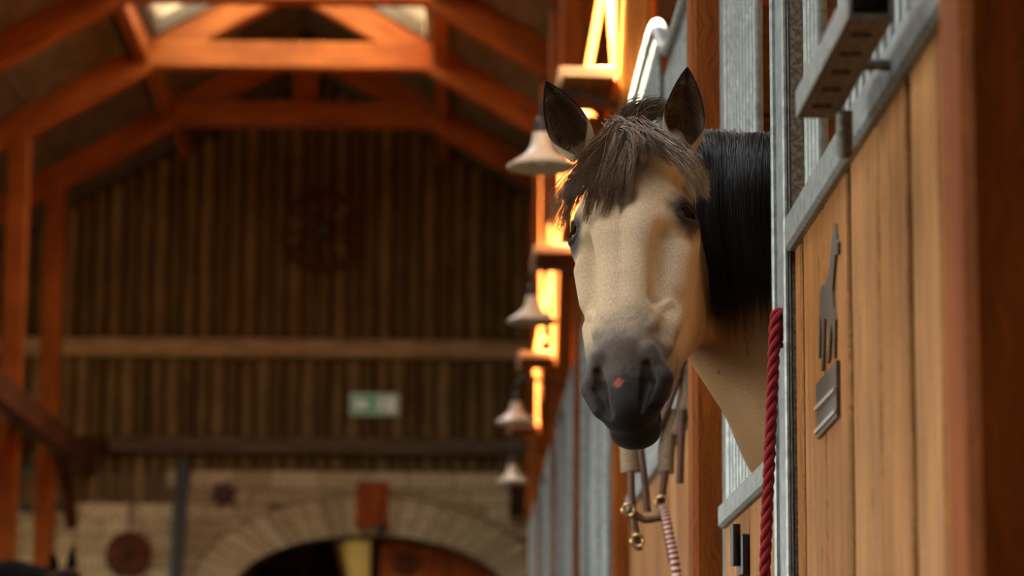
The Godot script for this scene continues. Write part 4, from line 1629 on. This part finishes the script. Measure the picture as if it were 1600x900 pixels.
func build_horse() -> void:
	f_clear()
	head_bones()
	var hx := horse_frame(at(974, 188, 4.95), -31.0, -17.0, 7.0)
	hx.basis *= HS
	var inv := hx.affine_inverse()
	var L := func(p: Vector3) -> Vector3: return inv * p
	# neck: crest, middle and throat, into the chest; then the trunk in the stall
	var z0 := -5.08
	var dn := 5.08
	var dh := 5.13
	var chain := [
		[at(1068, 285, dh), 0.08, at(1215, 322, dn), 0.095], [at(1215, 322, dn), 0.095, Vector3(1.15, 1.43, z0 - 0.1), 0.14],
		[at(1070, 375, dh), 0.1, at(1290, 480, dn), 0.14], [at(1290, 480, dn), 0.14, Vector3(1.05, 1.22, z0 - 0.1), 0.2],
		[at(1090, 455, dh), 0.085, at(1275, 682, dn), 0.12], [at(1275, 682, dn), 0.12, Vector3(0.95, 0.98, z0 - 0.08), 0.19],
	]
	for c in chain:
		f_cone(inv * c[0], c[1] / HS, inv * c[2], c[3] / HS, 0.07, 0)
	for c in [
		[Vector3(0.98, 1.02, z0 - 0.1), 0.2, Vector3(1.35, 1.12, z0 - 0.13), 0.28], [Vector3(1.35, 1.12, z0 - 0.13), 0.28, Vector3(1.95, 1.1, z0 - 0.15), 0.3], [Vector3(1.95, 1.1, z0 - 0.15), 0.3, Vector3(2.35, 1.2, z0 - 0.15), 0.26],
		[Vector3(1.12, 1.33, z0 - 0.12), 0.13, Vector3(1.5, 1.3, z0 - 0.14), 0.13],
	]:
		f_cone(inv * c[0], c[1] / HS, inv * c[2], c[3] / HS, 0.12, 0)
	for s in [-1.0, 1.0]:
		var zc: float = z0 - 0.13 + s * 0.13
		for j in [
			[[Vector3(1.08, 0.98, zc), 0.12], [Vector3(1.05, 0.74, zc), 0.085], [Vector3(1.04, 0.46, zc), 0.048], [Vector3(1.04, 0.2, zc), 0.034], [Vector3(1.03, 0.12, zc), 0.038], [Vector3(1.0, 0.035, zc), 0.055]],
			[[Vector3(2.36, 1.08, zc), 0.17], [Vector3(2.26, 0.82, zc), 0.12], [Vector3(2.46, 0.54, zc), 0.058], [Vector3(2.42, 0.22, zc), 0.038], [Vector3(2.4, 0.12, zc), 0.04], [Vector3(2.37, 0.035, zc), 0.055]],
		]:
			for i in j.size() - 1:
				f_cone(inv * j[i][0], j[i][1] / HS, inv * j[i + 1][0], j[i + 1][1] / HS, 0.05, 0)
	# relief of the cheek, veins and nostrils, placed on the coat where the photograph shows them
	var hit := func(px: float, py: float, sink: float) -> Vector3:
		var from := inv * CAM_AT
		var dir := (inv * at(px, py, 5.0) - from).normalized()
		var p := from + dir * (4.1 / HS)
		for i in 60:
			var d := f_at(p, f_all)
			if d < 0.0004:
				break
			p += dir * d * 0.8
		return p + dir * sink
	var relief := [
		[hit.call(1064, 400, 0.016), 0.018, hit.call(1057, 448, 0.016), 0.017], [hit.call(1056, 496, 0.012), 0.014, hit.call(1038, 546, 0.012), 0.014],
		[hit.call(1046, 474, 0.0), 0.0026, hit.call(1027, 484, 0.0), 0.003], [hit.call(1027, 484, 0.0), 0.003, hit.call(1017, 510, 0.0), 0.002],
	]
	var nostril := [hit.call(1012, 570, 0.001), hit.call(1013, 596, 0.001), hit.call(1003, 642, 0.001)]
	for c in relief:
		f_cone(c[0], c[1], c[2], c[3], 0.015, 2)
	f_cone(nostril[0], 0.0065, nostril[1], 0.0115, 0.005, 6)
	f_cone(nostril[1], 0.0115, nostril[2], 0.0045, 0.005, 6)
	var spot := noise(21, 55.0, 2)
	var soft := noise(22, 9.0, 3)
	var cream := Color(0.62, 0.475, 0.305)
	var tan_c := Color(0.32, 0.18, 0.07)
	var dark := Color(0.017, 0.0135, 0.012)
	var black := Color(0.012, 0.010, 0.010)
	var paint := func(p: Vector3, g: Vector3) -> Color:
		var c := cream
		# cheek, throat and neck are tan
		var back := ss(-0.135, -0.2, p.z) * ss(0.04, 0.075, absf(p.x)) + ss(-0.2, -0.27, p.z)
		c = c.lerp(tan_c, clampf(back + 0.25 * soft.get_noise_3dv(p), 0.0, 1.0))
		# dark hairs round the eyes
		var q := Vector3(absf(p.x), p.y, p.z) - Vector3(0.104, -0.192, -0.056)
		c = c.lerp(dark, 0.93 * (1.0 - ss(0.022, 0.05, Vector3(q.x, q.y * 0.9, q.z * 0.8).length() + 0.006 * soft.get_noise_3dv(p * 3.0))))
		# dark muzzle with a mottled edge
		var m := -p.y + 0.25 * maxf(0.0, -p.z - 0.09) + 0.02 * soft.get_noise_3dv(p * 1.6) + 0.016 * spot.get_noise_3dv(p)
		var head_only := ss(-0.27, -0.2, p.z)
		c = c.lerp(Color(0.15, 0.125, 0.105), ss(0.39, 0.5, m) * head_only)
		c = c.lerp(dark, ss(0.48, 0.57, m) * head_only)
		return c
	var mb := MB.new()
	mb.colored = true
	f_mesh(mb, Vector3(-0.17, -0.64, -0.4), Vector3(0.35, 0.08, 0.02), 0.0048, paint)
	# where the nose has lost its dark skin: a small pink mark
	for i in mb.v.size():
		var p := mb.v[i]
		var q := p - Vector3(-0.008, -0.553, -0.03)
		if absf(q.z) < 0.03 and Vector2(q.x, q.y).length() < 0.008 + 0.003 * spot.get_noise_3dv(p * 2.0):
			mb.c[i] = Color(0.36, 0.10, 0.05)
	# ears
	var ec := Color(0.52, 0.41, 0.28)
	var ic := Color(0.17, 0.105, 0.055)
	ear(mb, inv * (at(912, 243, 4.965)), inv * (at(852, 128, 4.93)), inv.basis * Vector3(-0.25, -0.1, 1.0), 0.0415, ec, ic, black)
	ear(mb, inv * (at(1062, 240, 4.99)), inv * (at(1076, 105, 4.95)), inv.basis * Vector3(0.12, -0.1, 1.0), 0.0415, ec, ic, black)
	for s in [-1.0, 1.0]:
		eyelids(mb, s, paint)
	# neck beyond the head, trunk and legs, in coarser cells
	f_mesh_world(mb, hx, inv, paint)
	var root := thing("horse", "cream dun horse with black mane looking out over the stall door", "horse", Vector3(1.6, 0, -5.2))
	var body := MeshInstance3D.new()
	body.mesh = mb.mesh()
	body.material_override = mats.coat
	body.name = "body"
	root.add_child(body, true)
	body.transform = Transform3D(Basis(), -root.position) * hx
	for s in [-1.0, 1.0]:
		var eb := MB.new()
		var prof := []
		for i in 15:
			var a := -PI / 2 + PI * i / 14.0
			prof.append(Vector2(cos(a), sin(a)) * 0.0278)
		lathe(eb, Transform3D(Basis(), Vector3(s * 0.083, -0.19, -0.071)), prof, 24)
		var eo := MeshInstance3D.new()
		eo.mesh = eb.mesh()
		eo.material_override = mats.eye
		eo.name = "eye"
		root.add_child(eo, true)
		eo.transform = body.transform
		tag(eo, "dark glossy eye")
	build_hair(root, body.transform, hx, inv)


func f_mesh_world(mb: MB, hx: Transform3D, inv: Transform3D, paint: Callable) -> void:
	# the same field on a grid in world axes; what the fine head grid already covers is left out
	var keep := f_all.duplicate()
	var part := MB.new()
	part.colored = true
	# bring the bones into world axes
	for i in f_all:
		if not (f_type[i] & 1) and not (f_type[i] & 2):
			var a := hx * f_a[i]
			f_b[i] = hx.basis * f_b[i]
			f_a[i] = a
			f_r[i] *= HS
			f_dr[i] *= HS
			f_inv[i] /= HS * HS
	var neck := PackedInt32Array()
	for i in keep:
		if not (f_type[i] & 1) and not (f_type[i] & 2):
			neck.append(i)
	f_all = neck
	var wpaint := func(p: Vector3, g: Vector3) -> Color: return paint.call(inv * p, g)
	f_mesh(part, Vector3(0.3, 1.0, -5.4), Vector3(0.95, 1.8, -4.85), 0.0075, wpaint)
	f_mesh(part, Vector3(0.6, -0.02, -5.7), Vector3(2.8, 1.75, -4.7), 0.018, wpaint)
	for i in part.v.size():
		mb.tint = part.c[i]
		part.v[i] = inv * part.v[i]
		mb.vert(part.v[i], (inv.basis * part.n[i]).normalized(), part.t[i])
	var o := mb.v.size() - part.v.size()
	for i in part.ix:
		mb.ix.append(i + o)
	for i in neck:
		f_b[i] = inv.basis * f_b[i]
		f_a[i] = inv * f_a[i]
		f_r[i] /= HS
		f_dr[i] /= HS
		f_inv[i] *= HS * HS
	f_all = keep


func build_hair(root: Node3D, place: Transform3D, hx: Transform3D, inv: Transform3D) -> void:
	var r := RandomNumberGenerator.new()
	r.seed = 77
	var add := func(called: String, mb: MB) -> void:
		mb.colored = true
		var o := MeshInstance3D.new()
		o.mesh = mb.mesh()
		o.material_override = mats.hair
		o.name = called
		root.add_child(o, true)
		o.transform = place
	# forelock: from between the ears down over the forehead, in locks; x of the tip, length, darkness
	var fl := MB.new()
	for lock in 92:
		var tip: Vector2
		var mid: Vector2
		var blond := 0.12
		if lock < 12:
			tip = Vector2(r.randf_range(848, 884), r.randf_range(325, 372))
			mid = Vector2(r.randf_range(905, 930), r.randf_range(228, 250))
			blond = r.randf_range(0.55, 1.0)
		elif lock < 26:
			tip = Vector2(r.randf_range(1084, 1110), r.randf_range(288, 322))
			mid = Vector2(r.randf_range(1056, 1078), r.randf_range(222, 246))
			blond = r.randf_range(0.45, 1.0)
		elif lock < 80:
			var u := r.randf()
			tip = Vector2(lerpf(884, 992, u), lerpf(272, 338, r.randf()) + 18.0 * sin(u * PI))
			mid = Vector2(lerpf(930, 990, u), r.randf_range(215, 240))
			blond = r.randf_range(0.0, 0.35)
		else:
			tip = Vector2(r.randf_range(985, 1062), r.randf_range(238, 268))
			mid = Vector2(r.randf_range(985, 1022), r.randf_range(202, 220))
			blond = r.randf_range(0.1, 0.5)
		var lift := 0.005 + r.randf() * 0.012
		var rx := r.randf_range(955, 1010)
		var lock_tone := r.randf_range(0.6, 1.3)
		for k in 26:
			var a := inv * at(rx + r.randfn(0.0, 6.0), 198 + r.randfn(0.0, 6.0), 4.965 + r.randfn(0.0, 0.01))
			var q := inv * at(mid.x + r.randfn(0.0, 7.0), mid.y - 8.0 + r.randfn(0.0, 5.0), 4.86)
			var e := inv * at(tip.x + r.randfn(0.0, 2.6), tip.y - absf(r.randfn(0.0, 14.0)), 4.84 if tip.x < 1030 else 4.85)
			var wave := r.randf() * TAU
			var pts := PackedVector3Array()
			for i in 10:
				var f := i / 9.0
				var p := a * (1 - f) * (1 - f) + q * 2.0 * f * (1 - f) + e * f * f
				p.x += 0.0018 * sin(wave + f * 8.0)
				p = push_out(p, lift * (0.4 + 0.6 * sin(PI * f)) + 0.002)
				pts.append(p)
			var b := clampf(blond + r.randfn(0.0, 0.12) + (0.45 if r.randf() < 0.12 else 0.0), 0.0, 1.0)
			var shade := r.randf_range(0.4, 1.15) * lock_tone * 0.85
			var c0 := Color(0.10, 0.066, 0.046).lerp(Color(0.42, 0.30, 0.18), b)
			var c1 := Color(0.22, 0.11, 0.048).lerp(Color(0.64, 0.43, 0.21), b)
			strand(fl, pts, r.randf_range(0.0006, 0.0013), c0 * shade, c1 * shade)
	add.call("forelock", fl)
	# mane: from the crest down the near side of the neck
	var mn := MB.new()
	var crest := curve([at(1068, 216, 5.13), at(1100, 212, 5.11), at(1150, 218, 5.1), at(1213, 243, 5.1), at(1290, 275, 5.1), at(1450, 330, 5.13)], 8)
	for lock in 150:
		var t := r.randf() * (crest.size() - 1.001)
		if lock < 90:
			t = r.randf() * 26.0
		var ci := int(t)
		var rp := crest[ci].lerp(crest[ci + 1], t - ci)
		var length := r.randf_range(0.34, 0.46)
		var lift := r.randf_range(0.004, 0.022)
		var drift := r.randfn(0.012, 0.012)
		var lock_tone := r.randf_range(0.5, 1.6)
		for k in 26:
			var p := rp + Vector3(r.randfn(0.0, 0.009), r.randfn(0.004, 0.004), r.randfn(0.0, 0.01))
			var d := Vector3(r.randfn(0.0, 0.05), 0.35 + r.randfn(0.0, 0.12), 1.0).normalized()
			var step := length * r.randf_range(0.85, 1.05) / 9.0
			var pts := PackedVector3Array()
			var lf := lift + r.randf() * 0.004
			var dd := drift + r.randfn(0.0, 0.004)
			for i in 10:
				pts.append(inv * p)
				d = (d + Vector3(dd * 3.0, -0.9, -0.05)).normalized()
				p += d * step
				p = hx * push_out(inv * p, lf)
			var g := r.randf()
			var c0 := Color(0.010, 0.009, 0.0095).lerp(Color(0.06, 0.056, 0.06), g * g * g)
			strand(mn, pts, r.randf_range(0.0007, 0.0013), c0 * lock_tone, Color(0.014, 0.0095, 0.0065) * lock_tone)
	# the tuft that stands up behind the ears
	for k in 520:
		var p := at(985, 184, 5.06) + Vector3(r.randfn(0.01, 0.016), r.randfn(0.0, 0.006), r.randfn(0.0, 0.012))
		var dark_ := r.randf() < 0.4
		var pts := PackedVector3Array()
		var d := Vector3(r.randfn(0.3, 0.3), 1.0, r.randfn(0.1, 0.2)).normalized()
		for i in 6:
			pts.append(inv * p)
			d = (d + Vector3(0.22, -0.25, 0.04)).normalized()
			p += d * 0.0115
		strand(mn, pts, 0.0008, Color(0.03, 0.022, 0.018) if dark_ else Color(0.2, 0.14, 0.09), Color(0.12, 0.08, 0.05))
	add.call("mane", mn)
	# short hair inside the ears
	var eh := MB.new()
	for e in [[at(912, 243, 4.965), at(852, 128, 4.93), Vector3(-0.25, -0.1, 1.0)], [at(1062, 240, 4.99), at(1076, 105, 4.95), Vector3(0.12, -0.1, 1.0)]]:
		var ax: Vector3 = (e[1] - e[0]).normalized()
		var f: Vector3 = (e[2] - ax * e[2].dot(ax)).normalized()
		var side := ax.cross(f)
		for k in 420:
			var s := r.randf_range(0.12, 0.8)
			var a := r.randf_range(-1.5, 1.5)
			var rho := 0.035 * pow(sin(PI * (0.16 + 0.84 * s)), 0.75) * (1.0 - 0.25 * s)
			var p: Vector3 = e[0].lerp(e[1], s) + (side * sin(a) - f * cos(a)) * rho
			var d := (ax * 0.6 - side * sin(a) * 0.6 + f * 0.5 + Vector3(r.randfn(0, 0.2), r.randfn(0, 0.2), 0)).normalized()
			var pts := PackedVector3Array()
			for i in 4:
				pts.append(inv * p)
				d = (d + f * 0.1 - side * sin(a) * 0.15).normalized()
				p += d * 0.005
			var b := r.randf()
			strand(eh, pts, 0.0005, Color(0.05, 0.03, 0.018).lerp(Color(0.24, 0.15, 0.08), b * (1.2 - s)), Color(0.09, 0.055, 0.03).lerp(Color(0.34, 0.23, 0.13), b * (1.2 - s)))
	add.call("ear_hair", eh)
